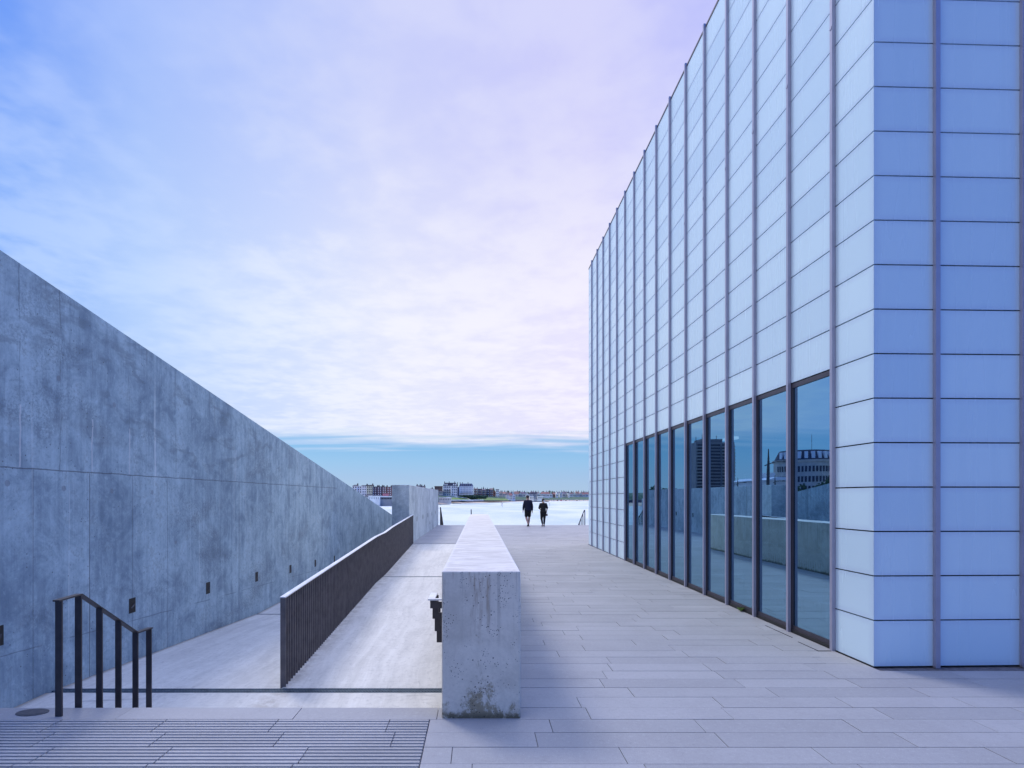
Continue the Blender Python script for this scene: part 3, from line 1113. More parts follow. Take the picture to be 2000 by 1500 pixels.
at = clad.data.attributes.new("tone", "FLOAT", "FACE")
at.data.foreach_set("value", tones)
XE = front_cols[-1]
# dark structure behind the cladding
mb = MB()
zl = 3.09
mb.box(FX + .035, FX + .30, FY0 + .33, FY1 - .02, zl, HT - .05)
mb.box(FX + .035, FX + .30, side_cols[11] + .03, FY1 - .02, .0, zl)
mb.hexa([(FX + .035, fy(FX + .035, .036), 0), (XE, fy(XE, .036), 0), (XE, fy(XE, .30), 0), (FX + .035, fy(FX + .035, .32), 0),
         (FX + .035, fy(FX + .035, .036), HT - .05), (XE, fy(XE, .036), HT - .05), (XE, fy(XE, .30), HT - .05), (FX + .035, fy(FX + .035, .32), HT - .05)])
mb.box(FX + .035, FX + .30, FY0 + .33, side_cols[1] - .03, 0, zl)
mb.box(FX + .30, XE, FY1 - .3, FY1 - .02, 0, HT - .05)
mb.box(XE - .3, XE, FY0 + .9, FY1 - .3, 0, HT - .05)
gpart(mb, "structure", M["core"])
mb = MB()
mb.box(FX + .02, XE, FY0 + .35, FY1 - .01, HT - .05, HT - .02)
gpart(mb, "roof", M["alu_dark"])
mb = MB()
mb.box(FX - .006, FX + .10, FY0 - .004, FY1 + .004, HT - .028, HT + .012)
mb.hexa([(FX + .10, fy(FX + .1, -.006), HT - .028), (XE, fy(XE, -.006), HT - .028), (XE, fy(XE, .1), HT - .028), (FX + .10, fy(FX + .1, .1), HT - .028),
         (FX + .10, fy(FX + .1, -.006), HT + .012), (XE, fy(XE, -.006), HT + .012), (XE, fy(XE, .1), HT + .012), (FX + .10, fy(FX + .1, .1), HT + .012)])
gpart(mb, "coping", M["alu_dark"])
for (a, b) in ((FY0 + .01, side_cols[1] - .03), (side_cols[11] + .03, FY1)):
    mb = MB()
    mb.box(FX + .004, FX + .03, a, b, -.01, .020)
    gpart(mb, "plinth", M["black"])
# mullions: a box fin with a dark shadow gap, joint sleeves at 6.7 m
mb = MB()
mb.box(FX - .040, FX - .002, -.021, .021, -.005, HT + .035)
mb.box(FX - .046, FX - .001, -.016, .016, 6.72, 6.75)
mb.box(FX - .002, FX + .03, -.018, .018, .02, HT - .04, 1)
m0 = gpart(mb, "mullion", [M["alu"], M["alu_dark"]])
for i, y in enumerate(side_cols[1:-1]):
    o = m0 if i == 0 else dup(m0, gal)
    o.location = (-G_O.x, -G_O.y + y, 0)
mb = MB()
mb.box(-.022, .022, -.040, -.002, -.005, HT + .035)
mb.box(-.018, .018, -.002, .03, .02, HT - .04, 1)
f0 = gpart(mb, "mullion", [M["alu"], M["alu_dark"]])
for i, x in enumerate(front_cols[1:-1]):
    o = f0 if i == 0 else dup(f0, gal)
    o.location = (-G_O.x + x, -G_O.y + fy(x), 0)
# windows
wroot = None
for ci in range(1, 11):
    a, b = side_cols[ci], side_cols[ci + 1]
    if wroot is None:
        w_ = b - a
        mb = MB()
        mb.box(.004, .07, .024, .044, .05, 3.055)
        mb.box(.004, .07, w_ - .044, w_ - .024, .05, 3.055)
        mb.box(.004, .07, .044, w_ - .044, 3.0, 3.055)
        mb.box(.010, .07, .024, w_ - .024, .02, .085)
        fr = mb.build("window", M["alu_dark"], gal)
        mb = MB()
        mb.box(.020, .034, .044, w_ - .044, .085, 3.0)
        pn = mb.build("pane", M["glass"], fr)
        mb = MB()
        mb.box(-.004, .010, .024, w_ - .024, -.004, .035)
        sl = mb.build("sill", M["black"], fr)
        wroot = (fr, pn, sl)
        o = fr
    else:
        o = dup(wroot[0], gal)
        dup(wroot[1], o)
        dup(wroot[2], o)
    o.location = (0, a - G_O.y, 0)
# interior shell
mb = MB()
mb.box(FX + .08, 12.0, FY0 + .6, FY1 - .4, -.02, .012)
gpart(mb, "floor", M["floor_in"])
mb = MB()
mb.box(FX + .08, 12.0, FY0 + .6, FY1 - .4, 3.15, 3.25)
gpart(mb, "ceiling", M["wall_in"])
mb = MB()
mb.box(11.9, 12.0, FY0 + .6, FY1 - .4, .012, 3.15)
mb.box(FX + .35, 11.9, 15.3, 15.4, .012, 3.15)
gpart(mb, "inner_wall", M["wall_in"])
for y in (8.0, 10.6, 13.2):
    mb = MB()
    mb.box(4.9, 5.15, y - .12, y + .12, .012, 3.15)
    gpart(mb, "column", M["wall_in"])


lm, lw, lb, _o = new_mat("lit_lamp_panel")
lb.inputs["Base Color"].default_value = (.9, .9, .88, 1)
lb.inputs["Emission Color"].default_value = (1.0, .97, .88, 1)
lb.inputs["Emission Strength"].default_value = 1.6
lp = None
for (x, y) in ((6.3, 14.2), (5.6, 14.5)):
    if lp is None:
        mb = MB()
        mb.box(-.09, .09, -.30, .30, 3.09, 3.145)
        o = lp = mb.build("ceiling_light", lm, gal)
    else:
        o = dup(lp, gal)
    o.location = Vector((x, y, 0)) - G_O


# furniture seen through the panes
def cabinet(y0, label, x0=4.55):
    t = empty("display_cabinet", (x0, y0, .012))
    mb = MB()
    mb.box(0, .55, 0, .66, .24, .56)
    mb.box(0, .55, 0, .66, .575, .80)
    mb.build("body", M["white_in"], t)
    mb = MB()
    mb.box(-.004, .55, .0, .66, .56, .575)
    for i in range(11):
        mb.box(-.005, .0, .04 + .055 * i, .055 + .055 * i, .66, .77)
    mb.build("vent_slots", M["alu_dark"], t)
    mb = MB()
    mb.box(-.02, .57, -.02, .68, .80, .85)
    mb.build("counter_top", M["counter_top"], t)
    for (xx, yy) in ((.05, .08), (.05, .58), (.5, .08), (.5, .58)):
        mb = MB()
        mb.box(xx - .02, xx + .02, yy - .02, yy + .02, 0, .24)
        mb.build("leg", M["alu_dark"], t)
    for yy in (-.01, ):
        mb = MB()
        mb.box(-.01, .02, yy - .012, yy + .012, .85, 2.05)
        mb.build("glazing_post", M["counter_top"], t)
    tag(t, label, "cabinet", "white cabinets behind the windows")


cabinet(7.52, "white slatted cabinet behind the nearest tall window pane")
cabinet(8.45, "white slatted cabinet behind the second nearest tall window pane")
cabinet(9.75, "white slatted cabinet behind the third nearest tall window pane")

# weed at the foot of the facade
mb = MB()
for i in range(14):
    a = random.uniform(0, 6.28)
    l = random.uniform(.04, .10)
    bx = Vector((3.815, 8.30, 0)) + Vector((random.uniform(-.012, .012), random.uniform(-.05, .05), 0))
    tip = bx + Vector((math.cos(a) * l * .7, math.sin(a) * l * .7, l * .8))
    s = Vector((-math.sin(a), math.cos(a), 0)) * .006
    mid = (bx + tip) / 2 + Vector((0, 0, .015))
    mb.add([bx - s, bx + s, mid + s * 1.6, tip, mid - s * 1.6], [(0, 1, 2, 3, 4)])
tag(mb.build("weed", M["lawn"], recalc=False), "tiny green weed growing at the foot of a window", "plant")

# ------------------------------------------------------------------ seaward steps, sea, far shore
mb = MB()
for i in range(14):
    mb.box(-2.405, 9.6, EDGE + .30 * i, EDGE + .30 * (i + 1) - .001, -9.0, -.15 * (i + 1))
mb.box(-2.405, 9.6, EDGE + 4.2, EDGE + 12, -9.0, -2.2)
tag(mb.build("sea_steps", M["slab"]), kind="structure")
SEA = -8.0
mb = MB()
mb.quad((-6000, 30, SEA), (6000, 30, SEA), (6000, 9000, SEA), (-6000, 9000, SEA))
tag(mb.build("sea", M["water"]), kind="structure")
# land behind the tall wall and behind the viewer
mb = MB()
mb.prism([(-5.24, -300), (-5.24, 30), (-12, 60), (-170, 620), (-900, 700), (-900, -300)], "z", -9, .3)
tag(mb.build("town_ground", M["prom"]), kind="structure")
mb = MB()
mb.box(-5.24, 300, -300, .4, -9, -.06)
tag(mb.build("forecourt", M["joint"]), kind="structure")
mb = MB()
mb.box(9.62, 300, .4, 33, -9, -.06)
tag(mb.build("side_ground", M["prom"]), kind="structure")


def interp(tab, x):
    if x <= tab[0][0]:
        return tab[0][1]
    for (a, va), (b, vb) in zip(tab[:-1], tab[1:]):
        if x <= b:
            return va + (vb - va) * (x - a) / (b - a)
    return tab[-1][1]


WL = [(520, 989.5), (735, 987.5), (800, 986), (857, 984.6), (900, 982.8), (960, 981.6), (1020, 979.6), (1080, 978.8), (1150, 978.3), (1320, 978)]
SWB = [(520, 981.5), (770, 981), (857, 981.2), (900, 980.6), (960, 979.8), (1020, 978.6), (1080, 977.3), (1150, 977.0), (1320, 977)]
SWT = [(520, 976), (770, 976), (857, 978.2), (900, 977.7), (960, 977.3), (1020, 976.2), (1080, 976.2), (1150, 976.2), (1320, 976)]
HB = [(520, 967), (770, 967), (857, 969), (900, 969), (945, 970), (1000, 970.2), (1060, 970.3), (1150, 970), (1320, 970)]
HD = [(520, 690), (770, 700), (857, 880), (900, 960), (960, 1150), (1020, 1400), (1080, 1600), (1150, 1700), (1320, 1750)]


def dw(px):
    return (EYE - SEA) * F / (interp(WL, px) - HY)


PX = list(range(520, 1330, 15))
sand, prom, hill, gr = MB(), MB(), MB(), MB()
for a, b in zip(PX[:-1], PX[1:]):
    pts = []
    for px in (a, b):
        d0 = dw(px)
        dwall = d0 * 1.045 + 12
        hd = max(interp(HD, px), dwall + 60)
        wx = lambda d: (px - CX) * d / F
        p = [Vector((wx(d0 * .93), d0 * .93, SEA - .6)), Vector((wx(d0), d0, SEA + .03)), P(px, interp(SWB, px), dwall),
             P(px, interp(SWT, px), dwall + .5), P(px, interp(SWT, px) - .15, dwall + 18), P(px, interp(HB, px) + .6, hd - 25), P(px, interp(HB, px), hd), P(px, 965.5, hd + 420), P(px, 962.5, hd + 1600), P(px, 969, hd + 2600)]
        pts.append(p)
    A, B = pts
    q = lambda mb_, i, j: mb_.quad(A[i], B[i], B[j], A[j])
    q(sand, 0, 1)
    q(sand, 1, 2)
    q(prom, 3, 4)
    q(hill, 4, 5)
    q(hill, 5, 6)
    q(hill, 6, 7)
    q(hill, 7, 8)
    q(hill, 8, 9)
tag(sand.build("beach", M["sand"], recalc=False), kind="structure")
tag(prom.build("promenade", M["prom"], recalc=False), kind="structure")
tag(hill.build("hillside", M["grass"], recalc=False), kind="structure")


def sea_wall(p0, p1, label, mat, extra=0.0):
    mb = MB()
    n = max(2, int((p1 - p0) / 15))
    for i in range(n):
        v = []
        for z in (0, 1):
            for (px, back) in ((p0 + (p1 - p0) * i / n, 0), (p0 + (p1 - p0) * (i + 1) / n, 0), (p0 + (p1 - p0) * (i + 1) / n, 1), (p0 + (p1 - p0) * i / n, 1)):
                d = dw(px) * 1.045 + 12
                base, top = P(px, interp(SWB, px) + .6, d), P(px, interp(SWT, px) - extra, d)
                zz = top.z if z else base.z
                v.append(((px - CX) * d / F, d + (2.0 if back else 0) - .3, zz))
        mb.hexa(v)
    tag(mb.build("sea_wall", mat), label, "sea wall", "sea walls along the far shore")


sea_wall(520, 852, "dark stone sea wall above the sandy beach below the brick terrace", M["wet"])
sea_wall(852, 1030, "long dark sea wall below the lawn and the white hotel", M["wet"])
sea_wall(1074, 1300, "low grey sea wall at the foot of the green cliff", M["prom"])

# sand spit and harbour arm
for (a, b, ya, yb, d, lab) in ((857, 884, 983.4, 984.6, 745, "low dark ledge of rocks at the waterline nearest the concrete block"), (884, 905, 982.2, 983.2, 860, "thin dark rock ledge at the waterline below the hotel lawn")):
    p, q_ = P(a, yb, d), P(b, yb, d)
    top = P(a, ya, d)
    mb = MB()
    mb.prism([(p.x, SEA - 1), (q_.x, SEA - 1), (q_.x - 4, SEA + .4), (p.x, max(top.z, SEA + .7))], "y", d - 6, d + 6)
    tag(mb.build("rock_ledge", M["wet"]), lab, "rocks", "rock ledges at the waterline")
mb = MB()
d = 1150
pts_ = [(1028, 979.4), (1069, 979.0), (1071.5, 979.6), (1076, 981.4)]
poly = [(P(px, y, d).x, P(px, y, d).z) for px, y in pts_]
poly = [(poly[0][0], SEA - 1)] + poly + [(poly[-1][0], SEA - 1)]
mb.prism(poly, "y", d - 5, d + 5)
tag(mb.build("harbour_arm", hmat("harbour_stone", (.035, .045, .085))), "dark low harbour arm jutting into the water behind the two walkers", "pier")


# ------------------------------------------------------------------ buildings of the far shore
def win_parts(parent, org, x0, x1, z0, z1, yf, cols, rws, mat, wf=.45, hf=.55):
    """separate window meshes on a front at depth yf"""
    base = None
    cw, rh = (x1 - x0) / cols, (z1 - z0) / rws
    for c_ in range(cols):
        for r_ in range(rws):
            cxx, czz = x0 + cw * (c_ + .5), z0 + rh * (r_ + .5)
            if base is None:
                mb = MB()
                mb.box(-cw * wf / 2, cw * wf / 2, -.12, .3, -rh * hf / 2, rh * hf / 2)
                o = base = mb.build("window", mat, parent)
            else:
                o = dup(base, parent)
            o.location = Vector((cxx, yf, czz)) - org


def house(name, label, px0, px1, yb, ye, yr, d, wmat, rmat, roof="gable", chim=(), win=None, wm=None, group="houses on the far shore", depth=11.0, cat="house", wf=.45, hf=.55, floor=None):
    a, b = P(px0, yb, d), P(px1, ye, d)
    x0, x1, z0, z1 = a.x, b.x, a.z, b.z
    zr = P(px0, yr, d).z
    org = Vector(((x0 + x1) / 2, d, z0))
    t = empty(name, org)

    def L(mb, nm, mat):
        o = mb.build(nm, mat, t)
        o.location = -org
        return o
    mb = MB()
    mb.box(x0, x1, d, d + depth, z0 - 8, z1)
    if roof == "front":
        mb.prism([(x0, z1 + .002), (x1, z1 + .002), ((x0 + x1) / 2, zr)], "y", d, d + depth)
    L(mb, "wall", wmat)
    mb = MB()
    e = .35
    if roof == "gable":
        mb.prism([(d - e, z1 - .1), (d + depth / 2, zr), (d + depth + e, z1 - .1), (d + depth + e, z1 + .15), (d + depth / 2, zr + .3), (d - e, z1 + .15)], "x", x0 - .1, x1 + .1)
        mb.prism([(d + .02, z1), (d + depth - .02, z1), (d + depth / 2, zr - .05)], "x", x0 + .05, x1 - .05)
    elif roof == "front":
        mb.prism([(x0 - e, z1 - .15), ((x0 + x1) / 2, zr + .02), (x1 + e, z1 - .15), (x1 + e, z1 + .2), ((x0 + x1) / 2, zr + .45), (x0 - e, z1 + .2)], "y", d - .4, d + depth + .2)
    elif roof == "hip":
        w_ = (x1 - x0) * .28
        v = [(x0 - e, d - e, z1), (x1 + e, d - e, z1), (x1 + e, d + depth + e, z1), (x0 - e, d + depth + e, z1), (x0 + w_, d + depth * .45, zr), (x1 - w_, d + depth * .45, zr), (x1 - w_, d + depth * .55, zr), (x0 + w_, d + depth * .55, zr)]
        mb.hexa(v)
    elif roof == "mansard":
        i_ = min(2.2, (x1 - x0) * .12)
        v = [(x0 - .2, d - .2, z1), (x1 + .2, d - .2, z1), (x1 + .2, d + depth, z1), (x0 - .2, d + depth, z1), (x0 + i_, d + 2.0, zr), (x1 - i_, d + 2.0, zr), (x1 - i_, d + depth - 2, zr), (x0 + i_, d + depth - 2, zr)]
        mb.hexa(v)
    else:
        mb.box(x0 - .3, x1 + .3, d - .35, d + depth + .2, z1, zr)
    ro = L(mb, "roof", rmat)
    for cpx in chim:
        cx_ = P(cpx, ye, d).x
        mb = MB()
        hh = 1.5 * d / 700
        mb.box(cx_ - .55, cx_ + .55, d + depth * .35, d + depth * .6, z1 - .3, zr + hh)
        mb.box(cx_ - .3, cx_ - .05, d + depth * .4, d + depth * .45, zr + hh, zr + hh + .5)
        mb.box(cx_ + .1, cx_ + .35, d + depth * .5, d + depth * .55, zr + hh, zr + hh + .5)
        mb.build("chimney", hmat("chimney_brick", (.10, .075, .085)), ro)
    if win:
        c_, r_ = win
        zlo = z0 if floor is None else P(px0, floor, d).z
        win_parts(t, org, x0 + .3, x1 - .3, zlo + .2, z1 - .1, d, c_, r_, wm or M["win"], wf, hf)
    tag(t, label, cat, group)
    return t


TERR = "seafront terrace houses on the far shore"
D = 700
house("terrace_house", "white terrace house with a dark hipped roof, first house above the sloping wall", 688, 697.6, 968, 949.3, 946.6, D, WHITE, SLATE, "hip", (697,), (2, 4), None, TERR, cat="house")
house("terrace_house", "white flat-fronted terrace house without a visible roof, next to the hip-roofed one", 698, 706.6, 968, 949.4, 948.9, D + 2, WHITE, WHITE, "flat", (), (2, 4), None, TERR)
house("terrace_house", "white terrace house with a low slate roof and near-black windows", 706.8, 715.6, 968, 948.6, 947.6, D, WHITE, SLATE, "flat", (715.4,), (2, 4), None, TERR)
house("terrace_house", "pale yellow terrace house with two tall chimneys", 715.8, 727, 968, 948.8, 947.0, D, CREAM, SLATE, "flat", (726.5,), (3, 4), None, TERR)
house("terrace_house", "dark purple-brick terrace house next to the pale yellow house", 727.3, 736.3, 968, 951, 950.2, D + 3, DBRICK, SLATE, "flat", (736.2,), (2, 4), M["winpale"], TERR)
house("terrace_house", "dark brick terrace house with white ground-floor bay, between two chimneys", 736.6, 745.8, 968, 951, 950.0, D + 2, DBRICK, SLATE, "flat", (739, 745.6), (2, 4), M["winpale"], TERR)
house("terrace_house", "reddish brick terrace house above the pink and red shop front", 746.1, 755.2, 968, 951, 950.4, D + 3, BBRICK, SLATE, "flat", (748.5, 754.8), (2, 4), M["winpale"], TERR)
house("terrace_house", "red-brown brick terrace house just before the concrete block", 755.5, 765, 968, 951.4, 950.6, D + 2, RBRICK, SLATE, "flat", (763,), (2, 4), M["winpale"], TERR)
house("terrace_house", "dark roofed terrace house peeping over the top of the concrete block", 812, 821, 968, 950, 948.2, 720, DBRICK, SLATE, "gable", (814, 820), None, None, TERR)
house("terrace_house", "dark roofed house with chimney stacks above the concrete block, nearest the brick block", 821.5, 829.5, 968, 951, 949.2, 722, BBRICK, SLATE, "gable", (823, 828.5), None, None, TERR)
house("terrace_house", "low dark roof beside the brown brick block, over the sloping block top", 838, 846, 968, 955.5, 954.3, 740, DBRICK, SLATE, "gable", (843.5,), None, None, TERR)
house("pub", "low pub with a dark slate roof in front of the yellow house", 712.5, 724, 972, 968, 964.6, 640, LSTONE, SLATE, "hip", (), (3, 1), None, "low seafront buildings")
t = house("shelter", "white flat-roofed seafront pavilion by the sandy beach", 719.5, 742, 977, 969.2, 968.2, 615, WHITE, WHITE, "flat", (), (5, 1), None, "low seafront buildings", cat="pavilion", wf=.14, hf=.5)
house("cafe", "long low seafront cafe with dark glazing and a pale roof", 742.5, 770, 977, 970.4, 968.6, 618, hmat("grey_render", (.28, .29, .32)), WHITE, "flat", (), (9, 1), None, "low seafront buildings", wf=.8, hf=.45, cat="cafe")
house("shop", "small pink and red shop front at the foot of the brick terrace", 747.5, 757, 968, 965.4, 964.2, 680, SIGNRED, hmat("pink_blind", (.62, .28, .36)), "flat", (), (3, 1), M["winpale"], "low seafront buildings", cat="shop", depth=6)

D = 960
house("apartment_block", "brown brick block standing between the concrete block and the white hotel", 848.8, 863.8, 969, 951, 949.4, D + 10, BBRICK, hmat("brown_flat_roof", (.15, .10, .10)), "flat", (), (5, 4), None, "hotel blocks above the beach", cat="apartments")
house("stone_house", "small pale stone house at the foot of the brown brick block", 857.3, 865, 970, 961, 959, D - 10, LSTONE, SLATE, "gable", (), (3, 2), None, "hotel blocks above the beach")
hotel = house("hotel", "white hotel front with balconies and a dark mansard roof, left half of the pair", 865.3, 893, 969, 949, 942.8, D, WHITE, SLATE, "mansard", (868, 877, 888), (8, 4), hmat("hotel_window", (.10, .12, .20)), "hotel blocks above the beach", cat="hotel", wf=.5, hf=.6)
hotel2 = house("hotel", "curved white hotel wing with many small windows and dormers, nearer the brick terraces", 896.5, 924.5, 969, 949.6, 944.4, D + 6, BLUEW, hmat("blue_slate", (.16, .18, .26)), "mansard", (893.5, 898.5, 903, 914), (9, 5), hmat("hotel_window_pale", (.30, .35, .45)), "hotel blocks above the beach", cat="hotel", wf=.5, hf=.55)
# balconies, oriel and dormers
for (ho, x0p, x1p, yy, dd, n) in ((hotel, 866, 880, 958.5, D, 1), (hotel, 866, 880, 962.6, D, 1), (hotel2, 898, 921, 963.2, D + 6, 1)):
    a, b = P(x0p, yy, dd), P(x1p, yy, dd)
    mb = MB()
    mb.box(a.x, b.x, dd - 1.6, dd - .1, a.z, a.z + .5)
    o = mb.build("balcony", SLATE, ho)
    o.location = -Vector(ho.location)
a, b = P(880.5, 970, D), P(883, 949, D)
mb = MB()
mb.box(a.x, b.x, D - 1.8, D - .05, a.z, b.z)
o = mb.build("bay_tower", WHITE, hotel)
o.location = -Vector(hotel.location)
for px in (899, 903, 907, 911, 915, 919):
    a = P(px, 949, D + 6)
    mb = MB()
    mb.box(a.x - .9, a.x + .9, D + 6 + .2, D + 8.5, a.z + .3, a.z + 2.6)
    o = mb.build("dormer", SLATE, hotel2)
    o.location = -Vector(hotel2.location)
for px in (869, 873, 886, 890):
    a = P(px, 948.5, D)
    mb = MB()
    mb.box(a.x - 1.0, a.x + 1.0, D + .2, D + 2.5, a.z + .2, a.z + 3.0)
    o = mb.build("dormer", WHITE, hotel)
    o.location = -Vector(hotel.location)
house("hotel_link", "narrow recessed dark link between the two white hotel wings", 893.1, 896.4, 969, 952, 951, D + 10, hmat("shadow_grey", (.16, .17, .25)), SLATE, "flat", (), (1, 4), None, "hotel blocks above the beach", cat="building")
house("kiosk", "low grey stone shelter with a doorway on the promenade below the hotel", 857.5, 881.2, 978.3, 972.4, 971.4, 835, LSTONE, WHITE, "flat", (), (7, 1), None, "low seafront buildings", cat="shelter", depth=6, wf=.3)

BT = "brick houses beside the hotel"
D = 1120
for i, (a, b, ye, yr, wm_, rm_, lab, ch) in enumerate((
        (925.2, 933, 955.6, 954.2, BBRICK, BTILE, "brown brick house touching the white hotel's right end", (926.5, 932)),
        (933.3, 941.5, 956.2, 954.6, RBRICK, PTILE, "orange-red brick terrace house, second from the hotel", (941,)),
        (941.8, 949, 957.2, 955.6, BBRICK, PTILE, "brown terrace house under the thin spire", (944.3, 948)),
        (949.3, 956, 957.0, 955.2, DBRICK, SLATE, "dark gabled house left of the domed tree", (952,)),
        (956.3, 963, 956.6, 953.8, BBRICK, BTILE, "tall brown gabled house in front of the dark dome of trees", ()),)):
    house("brick_house", lab, a, b, 970.5, ye, yr, D + i * 8, wm_, rm_, "gable" if i % 2 == 0 else "flat", ch, (2, 3), M["winpale"], BT, hf=.45, wf=.4)
t = empty("church_spire", P(944.4, 956, 1250))
mb = MB()
p = P(944.4, 957, 1250)
mb.box(-1.3, 1.3, -1.3, 1.3, -14, 2)
mb.build("tower", BBRICK, t)
mb = MB()
mb.add([(-1.4, -1.4, 2), (1.4, -1.4, 2), (1.4, 1.4, 2), (-1.4, 1.4, 2), (0, 0, 7.2)], [(0, 1, 4), (1, 2, 4), (2, 3, 4), (3, 0, 4), (3, 2, 1, 0)])
mb.build("spire", SLATE, t)
tag(t, "thin dark church spire rising behind the brick terraces", "church")

HS = "houses along the far cliff top"
spec = [
    # px0, px1, base, eave, ridge, distance, wall, roof, style, windows, label
    (963.4, 968.2, 971.5, 961.5, 957.0, 1190, RBRICK, BTILE, "front", (1, 2), "narrow dark gabled house left of the tall white tower house"),
    (968.5, 974.6, 971.5, 956.8, 955.6, 1180, WHITE, SLATE, "flat", (2, 3), "tall white tower house with a flat dark roof"),
    (975.0, 982.0, 972.5, 963.6, 960.4, 1230, LSTONE, BTILE, "gable", (3, 2), "grey house with a brown roof right of the tall white tower house"),
    (982.3, 988.0, 973.5, 964.2, 960.8, 1240, IVORY, OTILE, "gable", (2, 2), "small ivory house with a tan roof amid the brown roofs"),
    (988.3, 994.3, 974.8, 966.6, 961.2, 1200, WHITE, BTILE, "gable", (3, 2), "white house with two dark windows above the grass slope"),
    (994.6, 1000.5, 974.8, 967.8, 962.8, 1210, IVORY, RTILE, "gable", (2, 2), "ivory house with a red roof at the end of the grass slope"),
    (1000.8, 1006.3, 974.9, 967.6, 963.2, 1220, BLUEW, PTILE, "front", (2, 2), "blue-white gabled house at the edge of the green bank"),
    (1004.5, 1013.5, 970.8, 965.4, 959.9, 1390, WHITE, OTILE, "gable", (3, 1), "white house with the brightest orange-red roof"),
    (1013.8, 1019.5, 970.8, 965.0, 960.6, 1395, LSTONE, RTILE, "front", (2, 1), "grey gabled house with a red roof right of the brightest roof"),
    (1019.8, 1026.5, 970.8, 964.6, 961.0, 1400, IVORY, PTILE, "gable", (2, 1), "cream house with a plum roof just left of the tall walker's head"),
    (1026.8, 1033.5, 970.6, 966.2, 962.6, 1420, WHITE, PTILE, "front", (1, 1), "small white gabled house right behind the tall walker's head"),
    (1033.8, 1041.0, 970.4, 965.6, 962.0, 1430, WHITE, SLATE, "gable", (3, 1), "white house with a slate roof right of the tall walker's head"),
    (1041.3, 1048.5, 970.4, 965.4, 961.6, 1440, LSTONE, SLATE, "gable", (3, 1), "grey slate-roofed house midway between the two walkers' heads"),
    (1048.8, 1056.5, 970.4, 964.6, 961.4, 1450, IVORY, RTILE, "front", (2, 1), "cream gabled house left of the long red roof"),
    (1056.8, 1073.0, 970.4, 964.8, 961.0, 1500, WHITE, RTILE, "gable", (6, 1), "long white house under a wide red roof above the woman"),
    (1073.3, 1079.5, 970.2, 966.0, 963.2, 1540, BLUEW, PTILE, "front", (2, 1), "blue-white gabled house below the two round trees"),
    (1079.8, 1085.3, 970.2, 965.4, 962.0, 1560, BBRICK, RTILE, "gable", (2, 1), "brown house with a red roof left of the white pointed gable"),
    (1085.6, 1090.2, 970.2, 965.6, 961.8, 1550, WHITE, WHITE, "front", (1, 1), "white house with a pointed white gable"),
    (1092.8, 1098.3, 970.2, 963.8, 963.2, 1580, WHITE, WHITE, "flat", (2, 2), "bright white flat-roofed house right of the pointed gable"),
    (1098.6, 1104.5, 970.2, 964.4, 961.2, 1600, LSTONE, PTILE, "gable", (2, 1), "grey house with a plum roof right of the bright white one"),
    (1104.8, 1109.6, 970.2, 964.6, 961.0, 1605, IVORY, PTILE, "front", (1, 1), "cream gabled house under the tallest chimney pots"),
    (1109.9, 1112.8, 970.2, 963.0, 962.2, 1590, WHITE, SLATE, "flat", (1, 2), "narrow white house right of the cream gable"),
    (1113.1, 1119.0, 970.2, 965.4, 962.0, 1640, BLUEW, BTILE, "gable", (3, 1), "blue-white house with a brown roof right of the narrow white house"),
    (1119.3, 1124.8, 970.2, 965.2, 962.2, 1650, IVORY, BTILE, "front", (2, 1), "cream gabled house with a brown roof in the long row"),
    (1125.1, 1131.2, 970.2, 965.6, 962.4, 1655, WHITE, BTILE, "gable", (3, 1), "white house with a low brown roof in the long row"),
    (1131.5, 1137.0, 970.2, 965.0, 961.9, 1660, LSTONE, OTILE, "front", (2, 1), "pale gabled house with an orange roof near the building edge"),
    (1137.3, 1143.5, 970.2, 965.6, 962.0, 1665, WHITE, RTILE, "gable", (3, 1), "white house with a red roof, second from the glazed building"),
    (1143.8, 1152.0, 970.2, 965.4, 962.4, 1670, BLUEW, RTILE, "gable", (3, 1), "blue-white house with a red roof touching the glazed building's edge"),
    (1034.5, 1042.5, 974.6, 970.2, 969.4, 1290, IVORY, WHITE, "flat", (3, 1), "low cream flat-roofed building behind the tall walker's shoulder"),
    (1042.8, 1049.5, 975.0, 971.0, 970.2, 1300, LSTONE, SLATE, "flat", (3, 1), "low grey building between the two cream ones"),
    (1049.8, 1060.0, 974.6, 970.2, 969.4, 1295, IVORY, WHITE, "flat", (4, 1), "low cream flat-roofed building left of the woman's head"),
]
for i, (a, b, yb, ye, yr, d, wmt, rmt, st, wn, lab) in enumerate(spec):
    house("house", lab, a, b, yb, ye, yr, d, wmt, rmt, st, ((a * .3 + b * .7),) if st == "gable" else (), wn, M["win"], HS, wf=.5, hf=.5)
# second tier of roofs farther up the hill
tier = [(972, 979, RTILE, "roof of a red house peeping over the brown roofs beside the white tower house"), (979.5, 987, PTILE, "plum roofed house behind the small ivory house"),
        (988, 996, RTILE, "red roofed house behind the white house with two dark windows"), (996.5, 1004, BTILE, "brown roofed house behind the ivory house at the slope end"),
        (1014, 1022, PTILE, "plum roofed house behind the red gabled grey house"), (1023, 1031, BTILE, "brown roofed house behind the tall walker's head"),
        (1036, 1044, PTILE, "plum roofed house behind the white slate-roofed house"), (1045, 1053, RTILE, "red roofed house behind the grey slate-roofed house"),
        (1086, 1094, PTILE, "plum roofed house behind the pointed white gable"), (1095, 1103, BTILE, "brown roofed house behind the bright white house"),
        (1104, 1112, SLATE, "slate roofed house behind the cream gable with the tallest pots"), (1114, 1122, RTILE, "red roofed house behind the blue-white house with a brown roof"),
        (1124, 1132, OTILE, "orange roofed house behind the white house with a low brown roof"), (1134, 1142, RTILE, "red roofed house behind the pale gabled house near the building edge"), (1143, 1151, PTILE, "plum roofed house behind the house touching the glazed building")]
